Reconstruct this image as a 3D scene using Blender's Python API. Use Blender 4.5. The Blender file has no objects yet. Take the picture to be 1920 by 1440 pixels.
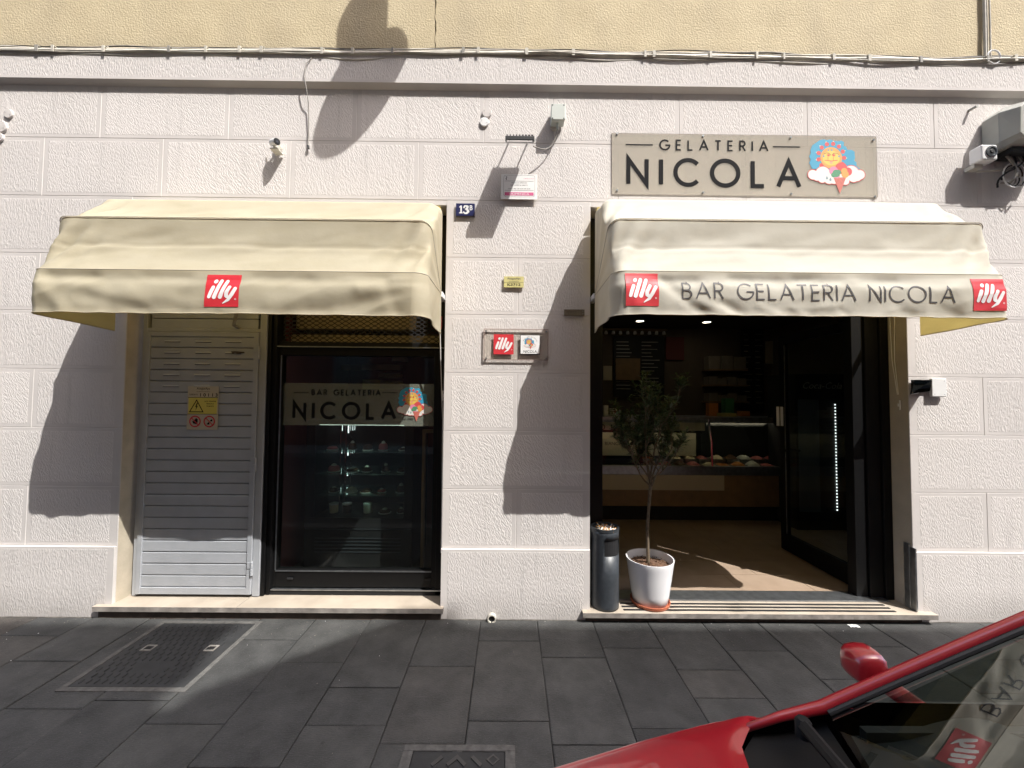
import bpy, bmesh, math, random
from mathutils import Vector, noise
random.seed(7)
R = math.radians
S = bpy.context.scene
COL = S.collection

# ------------------------------------------------------------------ camera, sky, sun, exposure
CAM_D, CAM_H = 2.9, 1.63                 # metres from the facade, metres above the pavement
F_PX, PITCH, ROLL, YAW = 721.0, .0353, .0091, .0055
cam = bpy.data.cameras.new('camera')
cam.sensor_width = 36.0
cam.lens = F_PX / 1920 * 36
cam.clip_start = .05
cam.clip_end = 400
camera = bpy.data.objects.new('camera', cam)
COL.objects.link(camera)
camera.rotation_mode = 'YXZ'
from mathutils import Matrix
camera.matrix_world = (Matrix.Translation((0, -CAM_D, CAM_H)) @ Matrix.Rotation(-YAW, 4, 'Z')
                       @ Matrix.Rotation(math.pi / 2 + PITCH, 4, 'X') @ Matrix.Rotation(ROLL, 4, 'Z'))
S.camera = camera

SUN = Vector((1.15, -1.0, 2.2)).normalized()          # towards the sun
world = bpy.data.worlds.new('World')
S.world = world
world.use_nodes = True
wn = world.node_tree
bg = wn.nodes['Background']
sky = wn.nodes.new('ShaderNodeTexSky')
sky.sky_type = 'NISHITA'
sky.sun_disc = False
sky.sun_elevation = math.asin(SUN.z)
sky.sun_rotation = math.atan2(SUN.x, SUN.y)
sky.air_density = .7
sky.dust_density = 3.4
sky.ozone_density = .4
wn.links.new(sky.outputs[0], bg.inputs[0])
bg.inputs[1].default_value = .15
sl = bpy.data.lights.new('sun', 'SUN')
sl.energy = 2.0
sl.angle = R(.25)
sl.color = (1.0, .975, .935)
sun = bpy.data.objects.new('sun', sl)
COL.objects.link(sun)
sun.location = (12, -10, 24)
sun.rotation_euler = (-SUN).to_track_quat('-Z', 'Y').to_euler()
S.view_settings.view_transform = 'Standard'
S.view_settings.look = 'None'
S.view_settings.gamma = 1
S.view_settings.exposure = 1.87
S.view_settings.use_curve_mapping = False
try:
    S.cycles.max_bounces = 10
    S.cycles.transparent_max_bounces = 16
    S.cycles.use_denoising = True
except Exception:
    pass


def _ray(px, py):
    u = (px - 960) / F_PX
    v = -(py - 720) / F_PX
    c, s = math.cos(ROLL), math.sin(ROLL)
    u, v = u * c - v * s, u * s + v * c
    d = (u, math.cos(PITCH) - v * math.sin(PITCH), math.sin(PITCH) + v * math.cos(PITCH))
    cy, sy = math.cos(YAW), math.sin(YAW)
    return Vector((d[0] * cy + d[1] * sy, -d[0] * sy + d[1] * cy, d[2]))


def at(px, py, y=0.0):
    """Survey of the photograph: where the sight line through a pixel meets the plane y (metres)."""
    d = _ray(px, py)
    t = (y + CAM_D) / d.y
    return (d.x * t, d.z * t + CAM_H)


# ------------------------------------------------------------------ helpers
ORG = {}


class MB:
    def __init__(self):
        self.v, self.f, self.m = [], [], []

    def add(self, verts, faces, mi=0):
        o = len(self.v)
        self.v += [tuple(q) for q in verts]
        self.f += [tuple(i + o for i in fc) for fc in faces]
        self.m += [mi] * len(faces)

    def box(self, x0, x1, y0, y1, z0, z1, mi=0):
        if x0 > x1: x0, x1 = x1, x0
        if y0 > y1: y0, y1 = y1, y0
        if z0 > z1: z0, z1 = z1, z0
        self.add([(x0, y0, z0), (x1, y0, z0), (x1, y1, z0), (x0, y1, z0), (x0, y0, z1), (x1, y0, z1), (x1, y1, z1), (x0, y1, z1)],
                 [(0, 3, 2, 1), (4, 5, 6, 7), (0, 1, 5, 4), (1, 2, 6, 5), (2, 3, 7, 6), (3, 0, 4, 7)], mi)

    def grid(self, fn, nu, nv, mi=0, flip=False):
        vs = [fn(i / nu, j / nv) for j in range(nv + 1) for i in range(nu + 1)]
        fs = []
        for j in range(nv):
            for i in range(nu):
                a = j * (nu + 1) + i
                q = (a, a + 1, a + nu + 2, a + nu + 1)
                fs.append(q[::-1] if flip else q)
        self.add(vs, fs, mi)

    def tube(self, pts, r, n=8, mi=0, caps=True):
        pts = [Vector(p) for p in pts]
        rr = r if isinstance(r, (list, tuple)) else [r] * len(pts)
        vs, fs = [], []
        up = None
        for i, p in enumerate(pts):
            t = (pts[min(i + 1, len(pts) - 1)] - pts[max(i - 1, 0)])
            if t.length < 1e-9: t = Vector((0, 0, 1))
            t.normalize()
            if up is None:
                up = Vector((0, 0, 1)) if abs(t.z) < .9 else Vector((1, 0, 0))
            a = t.cross(up).normalized()
            up = a.cross(t).normalized()
            for k in range(n):
                an = 2 * math.pi * k / n
                vs.append(p + (a * math.cos(an) + up * math.sin(an)) * rr[i])
        for i in range(len(pts) - 1):
            for k in range(n):
                b = i * n + k
                c = i * n + (k + 1) % n
                fs.append((b, c, c + n, b + n))
        if caps:
            fs.append(tuple(range(n - 1, -1, -1)))
            fs.append(tuple((len(pts) - 1) * n + k for k in range(n)))
        self.add(vs, fs, mi)

    def lathe(self, prof, c, n=32, mi=0, axis='z'):
        vs, fs = [], []
        for (r, h) in prof:
            for k in range(n):
                an = 2 * math.pi * k / n
                a, b = r * math.cos(an), r * math.sin(an)
                vs.append((c[0] + a, c[1] + b, c[2] + h) if axis == 'z' else
                          ((c[0] + a, c[1] - h, c[2] + b) if axis == 'y' else (c[0] + h, c[1] + a, c[2] + b)))
        for i in range(len(prof) - 1):
            for k in range(n):
                b, d = i * n + k, i * n + (k + 1) % n
                fs.append((b, d, d + n, b + n))
        if prof[0][0] > 1e-6: fs.append(tuple(range(n - 1, -1, -1)))
        if prof[-1][0] > 1e-6: fs.append(tuple((len(prof) - 1) * n + k for k in range(n)))
        self.add(vs, fs, mi)

    def prism(self, poly, y0, y1, mi=0):
        """poly in (x, z), solid between depths y0 (front) and y1 (back)."""
        n = len(poly)
        ar = sum(poly[i][0] * poly[(i + 1) % n][1] - poly[(i + 1) % n][0] * poly[i][1] for i in range(n))
        if ar < 0: poly = poly[::-1]
        vs = [(x, y0, z) for x, z in poly] + [(x, y1, z) for x, z in poly]
        fs = [tuple(range(n))] + [(i, i + n, (i + 1) % n + n, (i + 1) % n) for i in range(n)]
        fs.append(tuple(range(2 * n - 1, n - 1, -1)))
        self.add(vs, fs, mi)

    def build(self, name, mats, parent=None, smooth=False, bevel=0, seg=2, angle=40, recalc=False, weld=0):
        me = bpy.data.meshes.new(name)
        o0 = ORG.get(parent, Vector((0, 0, 0)))
        me.from_pydata([(x - o0[0], y - o0[1], z - o0[2]) for x, y, z in self.v], [], self.f)
        if not isinstance(mats, (list, tuple)): mats = [mats]
        for m in mats: me.materials.append(m)
        if len(mats) > 1: me.polygons.foreach_set('material_index', self.m)
        if recalc or weld:
            bm = bmesh.new(); bm.from_mesh(me)
            if weld: bmesh.ops.remove_doubles(bm, verts=bm.verts[:], dist=weld)
            bmesh.ops.recalc_face_normals(bm, faces=bm.faces[:]); bm.to_mesh(me); bm.free()
        if smooth:
            me.polygons.foreach_set('use_smooth', [True] * len(me.polygons))
        me.validate(); me.update()
        if smooth and angle < 180:
            try: me.set_sharp_from_angle(angle=R(angle))
            except Exception: pass
        o = bpy.data.objects.new(name, me)
        COL.objects.link(o)
        if parent is not None:
            o.parent = parent
        ORG[o] = Vector(o0)
        if bevel:
            b = o.modifiers.new('bevel', 'BEVEL'); b.width = bevel; b.segments = seg; b.limit_method = 'ANGLE'; b.angle_limit = R(35)
        return o


def tag(o, label=None, cat=None, group=None, kind=None):
    if label: o['label'] = label
    if cat: o['category'] = cat
    if group: o['group'] = group
    if kind: o['kind'] = kind
    return o


def thing(name, label, cat, loc=(0, 0, 0), group=None):
    o = bpy.data.objects.new(name, None)
    o.empty_display_size = .1
    COL.objects.link(o)
    o.location = loc
    ORG[o] = Vector(loc)
    return tag(o, label, cat, group)


def copy_obj(o, dx=0, dy=0, dz=0):
    c = o.copy(); COL.objects.link(c)
    c.location = (o.location[0] + dx, o.location[1] + dy, o.location[2] + dz)
    ORG[c] = ORG[o]
    return c


# ------------------------------------------------------------------ materials
MATS = {}


def nt(name):
    m = bpy.data.materials.new(name); m.use_nodes = True
    t = m.node_tree
    return m, t, t.nodes['Principled BSDF'], t.nodes['Material Output']


def pm(name, col, rough=.6, metal=0, var=0, vscale=6, bump=0, bscale=80, bdist=.003, aniso=None, coat=0, emit=None, spec=None, col2=None, vdet=5):
    """Principled material; var mixes col with col2 (or a darker tone) by noise; bump is fine relief."""
    m, t, b, out = nt(name)
    b.inputs['Base Color'].default_value = (*col, 1)
    b.inputs['Roughness'].default_value = rough
    b.inputs['Metallic'].default_value = metal
    if coat: b.inputs['Coat Weight'].default_value = coat; b.inputs['Coat Roughness'].default_value = .04
    if spec is not None: b.inputs['Specular IOR Level'].default_value = spec
    if emit: b.inputs['Emission Color'].default_value = (*emit[0], 1); b.inputs['Emission Strength'].default_value = emit[1]
    geo = t.nodes.new('ShaderNodeNewGeometry')
    if var:
        n = t.nodes.new('ShaderNodeTexNoise'); n.inputs['Scale'].default_value = vscale; n.inputs['Detail'].default_value = vdet
        t.links.new(geo.outputs['Position'], n.inputs['Vector'])
        r = t.nodes.new('ShaderNodeMapRange'); r.inputs[1].default_value = .32; r.inputs[2].default_value = .68
        t.links.new(n.outputs['Fac'], r.inputs[0])
        mx = t.nodes.new('ShaderNodeMix'); mx.data_type = 'RGBA'
        mx.inputs[6].default_value = (*col, 1)
        c2 = col2 or tuple(c * (1 - var) for c in col)
        mx.inputs[7].default_value = (*c2, 1)
        t.links.new(r.outputs[0], mx.inputs[0]); t.links.new(mx.outputs[2], b.inputs['Base Color'])
    if bump:
        n2 = t.nodes.new('ShaderNodeTexNoise'); n2.inputs['Scale'].default_value = bscale; n2.inputs['Detail'].default_value = 4
        if aniso:
            mp = t.nodes.new('ShaderNodeMapping'); mp.inputs['Scale'].default_value = aniso
            t.links.new(geo.outputs['Position'], mp.inputs[0]); t.links.new(mp.outputs[0], n2.inputs['Vector'])
        else:
            t.links.new(geo.outputs['Position'], n2.inputs['Vector'])
        bp = t.nodes.new('ShaderNodeBump'); bp.inputs['Strength'].default_value = bump; bp.inputs['Distance'].default_value = bdist
        t.links.new(n2.outputs['Fac'], bp.inputs['Height']); t.links.new(bp.outputs[0], b.inputs['Normal'])
    MATS[name] = m
    return m


def glass(name, tint=(.9, .93, .92), rough=0.0, ior=1.5, film=None):
    """Thin pane: tinted see-through plus Fresnel reflection; film adds a diffuse share."""
    m, t, b, out = nt(name)
    t.nodes.remove(b)
    tr = t.nodes.new('ShaderNodeBsdfTransparent'); tr.inputs[0].default_value = (*tint, 1)
    gl = t.nodes.new('ShaderNodeBsdfGlossy'); gl.inputs['Roughness'].default_value = rough
    gl.inputs[0].default_value = (.95, .95, .95, 1)
    geo = t.nodes.new('ShaderNodeNewGeometry')
    dt = t.nodes.new('ShaderNodeVectorMath'); dt.operation = 'DOT_PRODUCT'
    t.links.new(geo.outputs['Normal'], dt.inputs[0]); t.links.new(geo.outputs['Incoming'], dt.inputs[1])
    ab = t.nodes.new('ShaderNodeMath'); ab.operation = 'ABSOLUTE'; t.links.new(dt.outputs['Value'], ab.inputs[0])
    om = t.nodes.new('ShaderNodeMath'); om.operation = 'SUBTRACT'; om.inputs[0].default_value = 1; t.links.new(ab.outputs[0], om.inputs[1])
    pw = t.nodes.new('ShaderNodeMath'); pw.operation = 'POWER'; pw.inputs[1].default_value = 5; t.links.new(om.outputs[0], pw.inputs[0])
    f0 = ((ior - 1) / (ior + 1)) ** 2
    fr = t.nodes.new('ShaderNodeMath'); fr.operation = 'MULTIPLY_ADD'; fr.inputs[1].default_value = 1 - f0; fr.inputs[2].default_value = f0
    t.links.new(pw.outputs[0], fr.inputs[0])
    mx = t.nodes.new('ShaderNodeMixShader')
    base = tr.outputs[0]
    if film:
        df = t.nodes.new('ShaderNodeBsdfDiffuse'); df.inputs[0].default_value = (*film[0], 1)
        m2 = t.nodes.new('ShaderNodeMixShader'); m2.inputs[0].default_value = film[1]
        t.links.new(base, m2.inputs[1]); t.links.new(df.outputs[0], m2.inputs[2]); base = m2.outputs[0]
    t.links.new(fr.outputs[0], mx.inputs[0]); t.links.new(base, mx.inputs[1]); t.links.new(gl.outputs[0], mx.inputs[2])
    t.links.new(mx.outputs[0], out.inputs[0])
    return m


def stucco(name, col, col2):
    """Bush-hammered render: short wavy tooled dashes, turned a little differently from block to block."""
    m, t, b, out = nt(name)
    L = t.links
    N = lambda k: t.nodes.new(k)
    geo, oi = N('ShaderNodeNewGeometry'), N('ShaderNodeObjectInfo')
    off = N('ShaderNodeVectorMath'); off.operation = 'SCALE'; off.inputs[0].default_value = (7.1, 3.3, 5.7)
    L.new(oi.outputs['Random'], off.inputs['Scale'])
    rot = N('ShaderNodeVectorRotate'); rot.rotation_type = 'AXIS_ANGLE'; rot.inputs['Axis'].default_value = (0, 1, 0)
    mr = N('ShaderNodeMath'); mr.operation = 'MULTIPLY_ADD'; mr.inputs[1].default_value = .7; mr.inputs[2].default_value = -.15
    L.new(oi.outputs['Random'], mr.inputs[0]); L.new(mr.outputs[0], rot.inputs['Angle'])
    ad = N('ShaderNodeVectorMath'); ad.operation = 'ADD'
    L.new(geo.outputs['Position'], rot.inputs['Vector']); L.new(rot.outputs[0], ad.inputs[0]); L.new(off.outputs[0], ad.inputs[1])
    warp = N('ShaderNodeTexNoise'); warp.inputs['Scale'].default_value = 9; warp.inputs['Detail'].default_value = 2
    L.new(ad.outputs[0], warp.inputs['Vector'])
    wsub = N('ShaderNodeVectorMath'); wsub.operation = 'MULTIPLY_ADD'; wsub.inputs[1].default_value = (.06, 0, .06)
    L.new(warp.outputs['Color'], wsub.inputs[0]); L.new(ad.outputs[0], wsub.inputs[2])
    mp = N('ShaderNodeMapping'); mp.inputs['Scale'].default_value = (1.0, 1.0, .27)
    L.new(wsub.outputs[0], mp.inputs[0])
    n1 = N('ShaderNodeTexNoise'); n1.inputs['Scale'].default_value = 140; n1.inputs['Detail'].default_value = 1.5; n1.inputs['Roughness'].default_value = .55
    L.new(mp.outputs[0], n1.inputs['Vector'])
    n3 = N('ShaderNodeTexNoise'); n3.inputs['Scale'].default_value = 36; n3.inputs['Detail'].default_value = 3
    L.new(ad.outputs[0], n3.inputs['Vector'])
    hm = N('ShaderNodeMath'); hm.operation = 'MULTIPLY_ADD'; hm.inputs[1].default_value = .18
    cr = N('ShaderNodeMapRange'); cr.interpolation_type = 'SMOOTHSTEP'; cr.inputs[1].default_value = .36; cr.inputs[2].default_value = .62
    L.new(n1.outputs['Fac'], cr.inputs[0])
    L.new(n3.outputs['Fac'], hm.inputs[0]); L.new(cr.outputs[0], hm.inputs[2])
    bp = N('ShaderNodeBump'); bp.inputs['Strength'].default_value = .5; bp.inputs['Distance'].default_value = .0028
    L.new(hm.outputs[0], bp.inputs['Height']); L.new(bp.outputs[0], b.inputs['Normal'])
    n2 = N('ShaderNodeTexNoise'); n2.inputs['Scale'].default_value = 2.3; n2.inputs['Detail'].default_value = 6
    L.new(ad.outputs[0], n2.inputs['Vector'])
    mx = N('ShaderNodeMix'); mx.data_type = 'RGBA'; mx.inputs[6].default_value = (*col, 1); mx.inputs[7].default_value = (*col2, 1)
    L.new(n2.outputs['Fac'], mx.inputs[0])
    # each block a touch lighter or darker, thin rain streaks
    tr = N('ShaderNodeMapRange'); tr.inputs[3].default_value = .94; tr.inputs[4].default_value = 1.05
    L.new(oi.outputs['Random'], tr.inputs[0])
    sm = N('ShaderNodeMapping'); sm.inputs['Scale'].default_value = (7, 1, .45); L.new(geo.outputs['Position'], sm.inputs[0])
    sn = N('ShaderNodeTexNoise'); sn.inputs['Scale'].default_value = 2.2; sn.inputs['Detail'].default_value = 7; sn.inputs['Roughness'].default_value = .6; L.new(sm.outputs[0], sn.inputs['Vector'])
    sr = N('ShaderNodeMapRange'); sr.inputs[1].default_value = .55; sr.inputs[2].default_value = .78; sr.inputs[3].default_value = 1; sr.inputs[4].default_value = .86
    L.new(sn.outputs['Fac'], sr.inputs[0])
    tm = N('ShaderNodeMath'); tm.operation = 'MULTIPLY'; L.new(tr.outputs[0], tm.inputs[0]); L.new(sr.outputs[0], tm.inputs[1])
    tv = N('ShaderNodeVectorMath'); tv.operation = 'SCALE'; L.new(mx.outputs[2], tv.inputs[0]); L.new(tm.outputs[0], tv.inputs['Scale'])
    # mottled tone, darker towards the pavement
    sp = N('ShaderNodeSeparateXYZ'); L.new(geo.outputs['Position'], sp.inputs[0])
    dr = N('ShaderNodeMapRange'); dr.inputs[1].default_value = .02; dr.inputs[2].default_value = .24; dr.inputs[3].default_value = .75; dr.inputs[4].default_value = 0
    L.new(sp.outputs['Z'], dr.inputs[0])
    dn = N('ShaderNodeMath'); dn.operation = 'MULTIPLY'; L.new(dr.outputs[0], dn.inputs[0]); L.new(n2.outputs['Fac'], dn.inputs[1])
    m2 = N('ShaderNodeMix'); m2.data_type = 'RGBA'; m2.inputs[7].default_value = (.20, .185, .17, 1)
    L.new(dn.outputs[0], m2.inputs[0]); L.new(tv.outputs[0], m2.inputs[6]); L.new(m2.outputs[2], b.inputs['Base Color'])
    b.inputs['Roughness'].default_value = .9
    b.inputs['Specular IOR Level'].default_value = .2
    return m


def fabric(name, col, dirt, amount):
    """Acrylic awning cloth: lets some warm light through, faint weave, stains."""
    m, t, b, out = nt(name)
    L = t.links
    N = lambda k: t.nodes.new(k)
    geo = N('ShaderNodeNewGeometry')
    mp = N('ShaderNodeMapping'); mp.inputs['Scale'].default_value = (1.2, 1, 3.5)
    L.new(geo.outputs['Position'], mp.inputs[0])
    n = N('ShaderNodeTexNoise'); n.inputs['Scale'].default_value = 2.2; n.inputs['Detail'].default_value = 8; n.inputs['Roughness'].default_value = .62
    L.new(mp.outputs[0], n.inputs['Vector'])
    r = N('ShaderNodeMapRange'); r.inputs[1].default_value = .38; r.inputs[2].default_value = .75; r.inputs[4].default_value = amount
    L.new(n.outputs['Fac'], r.inputs[0])
    mx = N('ShaderNodeMix'); mx.data_type = 'RGBA'; mx.inputs[6].default_value = (*col, 1); mx.inputs[7].default_value = (*dirt, 1)
    L.new(r.outputs[0], mx.inputs[0])
    n2 = N('ShaderNodeTexNoise'); n2.inputs['Scale'].default_value = 14; n2.inputs['Detail'].default_value = 6
    L.new(geo.outputs['Position'], n2.inputs['Vector'])
    bp = N('ShaderNodeBump'); bp.inputs['Strength'].default_value = .35; bp.inputs['Distance'].default_value = .006
    L.new(n2.outputs['Fac'], bp.inputs['Height'])
    L.new(mx.outputs[2], b.inputs['Base Color']); L.new(bp.outputs[0], b.inputs['Normal'])
    b.inputs['Roughness'].default_value = .75; b.inputs['Specular IOR Level'].default_value = .25
    tl = N('ShaderNodeBsdfTranslucent'); tl.inputs[0].default_value = (col[0] * 1.05, col[1] * .84, col[2] * .30, 1)
    ms = N('ShaderNodeMixShader'); ms.inputs[0].default_value = .30
    L.new(b.outputs[0], ms.inputs[1]); L.new(tl.outputs[0], ms.inputs[2]); L.new(ms.outputs[0], out.inputs[0])
    return m


M_wall = pm('smooth_render_paint', (.615, .58, .555), .85, var=.10, vscale=3, bump=.25, bscale=60, bdist=.002)
M_block = stucco('tooled_render', (.66, .625, .60), (.61, .577, .552))
M_yellow = pm('yellow_plaster', (.56, .475, .31), .9, var=1, col2=(.48, .40, .255), vscale=4, bump=.8, bscale=75, bdist=.006, vdet=8)
def plaster_stains(m):
    t = m.node_tree; b = t.nodes['Principled BSDF']; src = b.inputs['Base Color'].links[0].from_socket
    N = lambda k: t.nodes.new(k)
    geo = N('ShaderNodeNewGeometry'); mp = N('ShaderNodeMapping'); mp.inputs['Scale'].default_value = (2.2, 1, .6)
    t.links.new(geo.outputs['Position'], mp.inputs[0])
    n = N('ShaderNodeTexNoise'); n.inputs['Scale'].default_value = 1.6; n.inputs['Detail'].default_value = 7; t.links.new(mp.outputs[0], n.inputs['Vector'])
    r = N('ShaderNodeMapRange'); r.inputs[1].default_value = .45; r.inputs[2].default_value = .75; r.inputs[4].default_value = .55; t.links.new(n.outputs['Fac'], r.inputs[0])
    mx = N('ShaderNodeMix'); mx.data_type = 'RGBA'; mx.inputs[7].default_value = (.40, .335, .235, 1)
    t.links.new(r.outputs[0], mx.inputs[0]); t.links.new(src, mx.inputs[6])
    sp = N('ShaderNodeSeparateXYZ'); t.links.new(geo.outputs['Position'], sp.inputs[0])
    so = N('ShaderNodeMapRange'); so.inputs[1].default_value = 4.26; so.inputs[2].default_value = 4.42; so.inputs[3].default_value = .5; so.inputs[4].default_value = 0; t.links.new(sp.outputs['Z'], so.inputs[0])
    ml = N('ShaderNodeMath'); ml.operation = 'MULTIPLY'; t.links.new(so.outputs[0], ml.inputs[0]); t.links.new(n.outputs['Fac'], ml.inputs[1])
    m2 = N('ShaderNodeMix'); m2.data_type = 'RGBA'; m2.inputs[7].default_value = (.24, .21, .16, 1)
    t.links.new(ml.outputs[0], m2.inputs[0]); t.links.new(mx.outputs[2], m2.inputs[6]); t.links.new(m2.outputs[2], b.inputs['Base Color'])


plaster_stains(M_yellow)
M_reveal = pm('pale_ochre_reveal_plaster', (.54, .47, .36), .9, var=.2, vscale=8, bump=.4, bscale=60, bdist=.003)
M_revealw = pm('pale_reveal_plaster', (.5, .44, .36), .9, var=.15, vscale=8, bump=.5, bscale=70, bdist=.004)
M_black = pm('black_powder_coat', (.0055, .0055, .006), .5, var=.3, vscale=30, spec=.25)
M_blackm = pm('matt_black', (.010, .010, .011), .7)
M_grey_metal = pm('blue_grey_painted_steel', (.40, .415, .44), .5, var=1, col2=(.36, .375, .395), vscale=9, bump=.15, bscale=25, bdist=.002)
M_dark_gap = pm('dark_gap', (.01, .01, .01), .9)
M_glass = glass('window_glass', (.86, .90, .88))
M_film = glass('frosted_film', (.72, .76, .70), film=((.55, .58, .50), .20))
M_acryl = glass('acrylic', (.985, .97, .94), ior=1.4, film=((.62, .585, .51), .36))
M_acryl2 = glass('clear_acrylic', (.985, .972, .95), ior=1.4)
M_smoke = glass('smoked_plastic', (.16, .14, .13), ior=1.45)
M_fabL = fabric('awning_cloth_weathered', (.52, .475, .355), (.42, .375, .26), .75)
M_fabR = fabric('awning_cloth_clean', (.63, .605, .52), (.55, .515, .42), .5)
M_pipe = pm('awning_piping', (.42, .37, .28), .8)
M_white = pm('white_plastic', (.78, .78, .77), .35, var=.06, vscale=20)
M_whitep = pm('white_print', (.80, .79, .77), .6)
M_red = pm('red_print', (.58, .025, .035), .55)
M_ink = pm('dark_grey_print', (.055, .05, .05), .6)
M_letter = pm('black_letter', (.010, .010, .011), .65, spec=.06)
M_cable = pm('grey_cable', (.30, .285, .255), .6, var=.35, vscale=25)
M_cablew = pm('painted_cable', (.56, .53, .46), .7, var=.3, vscale=12)
M_pavebase = pm('joint_mortar', (.030, .028, .025), .95, var=.4, vscale=40)
M_iron = pm('cast_iron', (.030, .031, .032), .62, var=.35, vscale=14, bump=.3, bscale=120, bdist=.002)
M_conc = pm('concrete_collar', (.115, .112, .105), .9, var=.4, vscale=30, bump=.7, bscale=90, bdist=.005)
M_marble = pm('pale_marble', (.44, .385, .315), .55, var=1, col2=(.35, .30, .24), vscale=5, bump=.2, bscale=40, bdist=.002, vdet=8)
M_marble_edge = pm('weathered_marble_edge', (.33, .30, .27), .8, var=.45, vscale=12, bump=.4, bscale=60, bdist=.004)
M_stepr = pm('riser_dark', (.10, .075, .06), .9, var=.4, vscale=15)
M_steel = pm('brushed_steel', (.42, .44, .46), .32, metal=.9, var=.3, vscale=20)
M_chrome = pm('chrome', (.75, .75, .74), .12, metal=1)
M_floor = pm('wood_look_tile', (.36, .27, .20), .5, var=1, col2=(.29, .215, .155), vscale=5, vdet=8)
M_grout = pm('grout', (.12, .09, .07), .9)
M_terra = pm('terracotta_plastic', (.42, .12, .06), .6)
M_pot = pm('white_glazed_pot', (.86, .86, .87), .25, var=.05, vscale=6)
M_soil = pm('soil_bark', (.075, .045, .03), .95, var=1, col2=(.17, .09, .05), vscale=60)
M_trunk = pm('bark', (.19, .145, .095), .85, var=.4, vscale=40, bump=.5, bscale=120, bdist=.003)
M_bin = pm('anthracite_metal', (.045, .052, .06), .42, var=.25, vscale=40)
M_sand = pm('sand', (.52, .42, .28), .95, var=.4, vscale=120)
M_red_paint = pm('red_car_paint', (.34, .011, .020), .30, coat=1.0, var=.08, vscale=60)
_t = M_red_paint.node_tree
_mx = _t.nodes.new('ShaderNodeMixShader'); _g = _t.nodes.new('ShaderNodeNewGeometry'); _d = _t.nodes.new('ShaderNodeBsdfDiffuse'); _d.inputs[0].default_value = (.018, .018, .019, 1)
_t.links.new(_g.outputs['Backfacing'], _mx.inputs[0]); _t.links.new(_t.nodes['Principled BSDF'].outputs[0], _mx.inputs[1]); _t.links.new(_d.outputs[0], _mx.inputs[2])
_t.links.new(_mx.outputs[0], _t.nodes['Material Output'].inputs[0])          # inside of the body shell: dark lining
M_rubber = pm('black_rubber', (.014, .014, .015), .6)
M_trim = pm('dark_trim_plastic', (.010, .010, .0105), .6, spec=.2, bump=.2, bscale=200, bdist=.001)
M_dash = pm('dashboard', (.020, .022, .022), .65)
M_road = pm('asphalt', (.045, .045, .046), .9, var=.3, vscale=20, bump=.5, bscale=150, bdist=.004)
M_kerb = pm('kerb_stone', (.13, .13, .125), .85, var=.3, vscale=12)
M_opp = pm('cream_facade', (.78, .63, .41), .9, var=.2, vscale=2)
M_shutter = pm('green_shutter', (.05, .08, .06), .7)
M_roof = pm('roof_tile', (.25, .11, .07), .9, var=.4, vscale=12)
M_wood = pm('light_oak', (.27, .17, .085), .5, var=.25, vscale=9, aniso=None)
M_cream = pm('cream_panel', (.50, .44, .33), .55)
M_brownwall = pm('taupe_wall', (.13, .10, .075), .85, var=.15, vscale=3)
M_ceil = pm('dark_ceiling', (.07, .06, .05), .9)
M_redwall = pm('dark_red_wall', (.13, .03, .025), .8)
M_yell = pm('yellow_plate', (.66, .56, .10), .5)
M_pyell = pm('pale_yellow_plate', (.60, .54, .22), .55, var=.15, vscale=30)
M_navy = pm('navy_enamel', (.018, .022, .085), .3)
M_pink = pm('pink_print', (.62, .10, .25), .6)
M_brass = pm('dull_brass', (.23, .19, .13), .5, metal=.4, var=.2, vscale=40)
M_lamp = pm('downlight_lens', (.8, .8, .7), .5, emit=((1, .9, .68), 4))
M_led_glint = pm('led_glint_strip', (.8, .8, .8), .5, emit=((.93, .97, 1.0), .75))
M_ledw = pm('warm_led_strip', (.8, .8, .7), .5, emit=((1, .90, .62), 1.0))


def leaf_mat():
    m, t, b, out = nt('glossy_leaf')
    L = t.links
    geo = t.nodes.new('ShaderNodeNewGeometry')
    rmp = t.nodes.new('ShaderNodeValToRGB')
    rmp.color_ramp.elements[0].color = (.048, .080, .034, 1); rmp.color_ramp.elements[1].color = (.125, .165, .070, 1)
    e = rmp.color_ramp.elements.new(.93); e.color = (.11, .15, .06, 1)
    rmp.color_ramp.elements[2].color = (.13, .13, .04, 1)
    L.new(geo.outputs['Random Per Island'], rmp.inputs[0]); L.new(rmp.outputs[0], b.inputs['Base Color'])
    b.inputs['Roughness'].default_value = .32
    tl = t.nodes.new('ShaderNodeBsdfTranslucent'); L.new(rmp.outputs[0], tl.inputs[0])
    ms = t.nodes.new('ShaderNodeMixShader'); ms.inputs[0].default_value = .25
    L.new(b.outputs[0], ms.inputs[1]); L.new(tl.outputs[0], ms.inputs[2]); L.new(ms.outputs[0], out.inputs[0])
    return m


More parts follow.
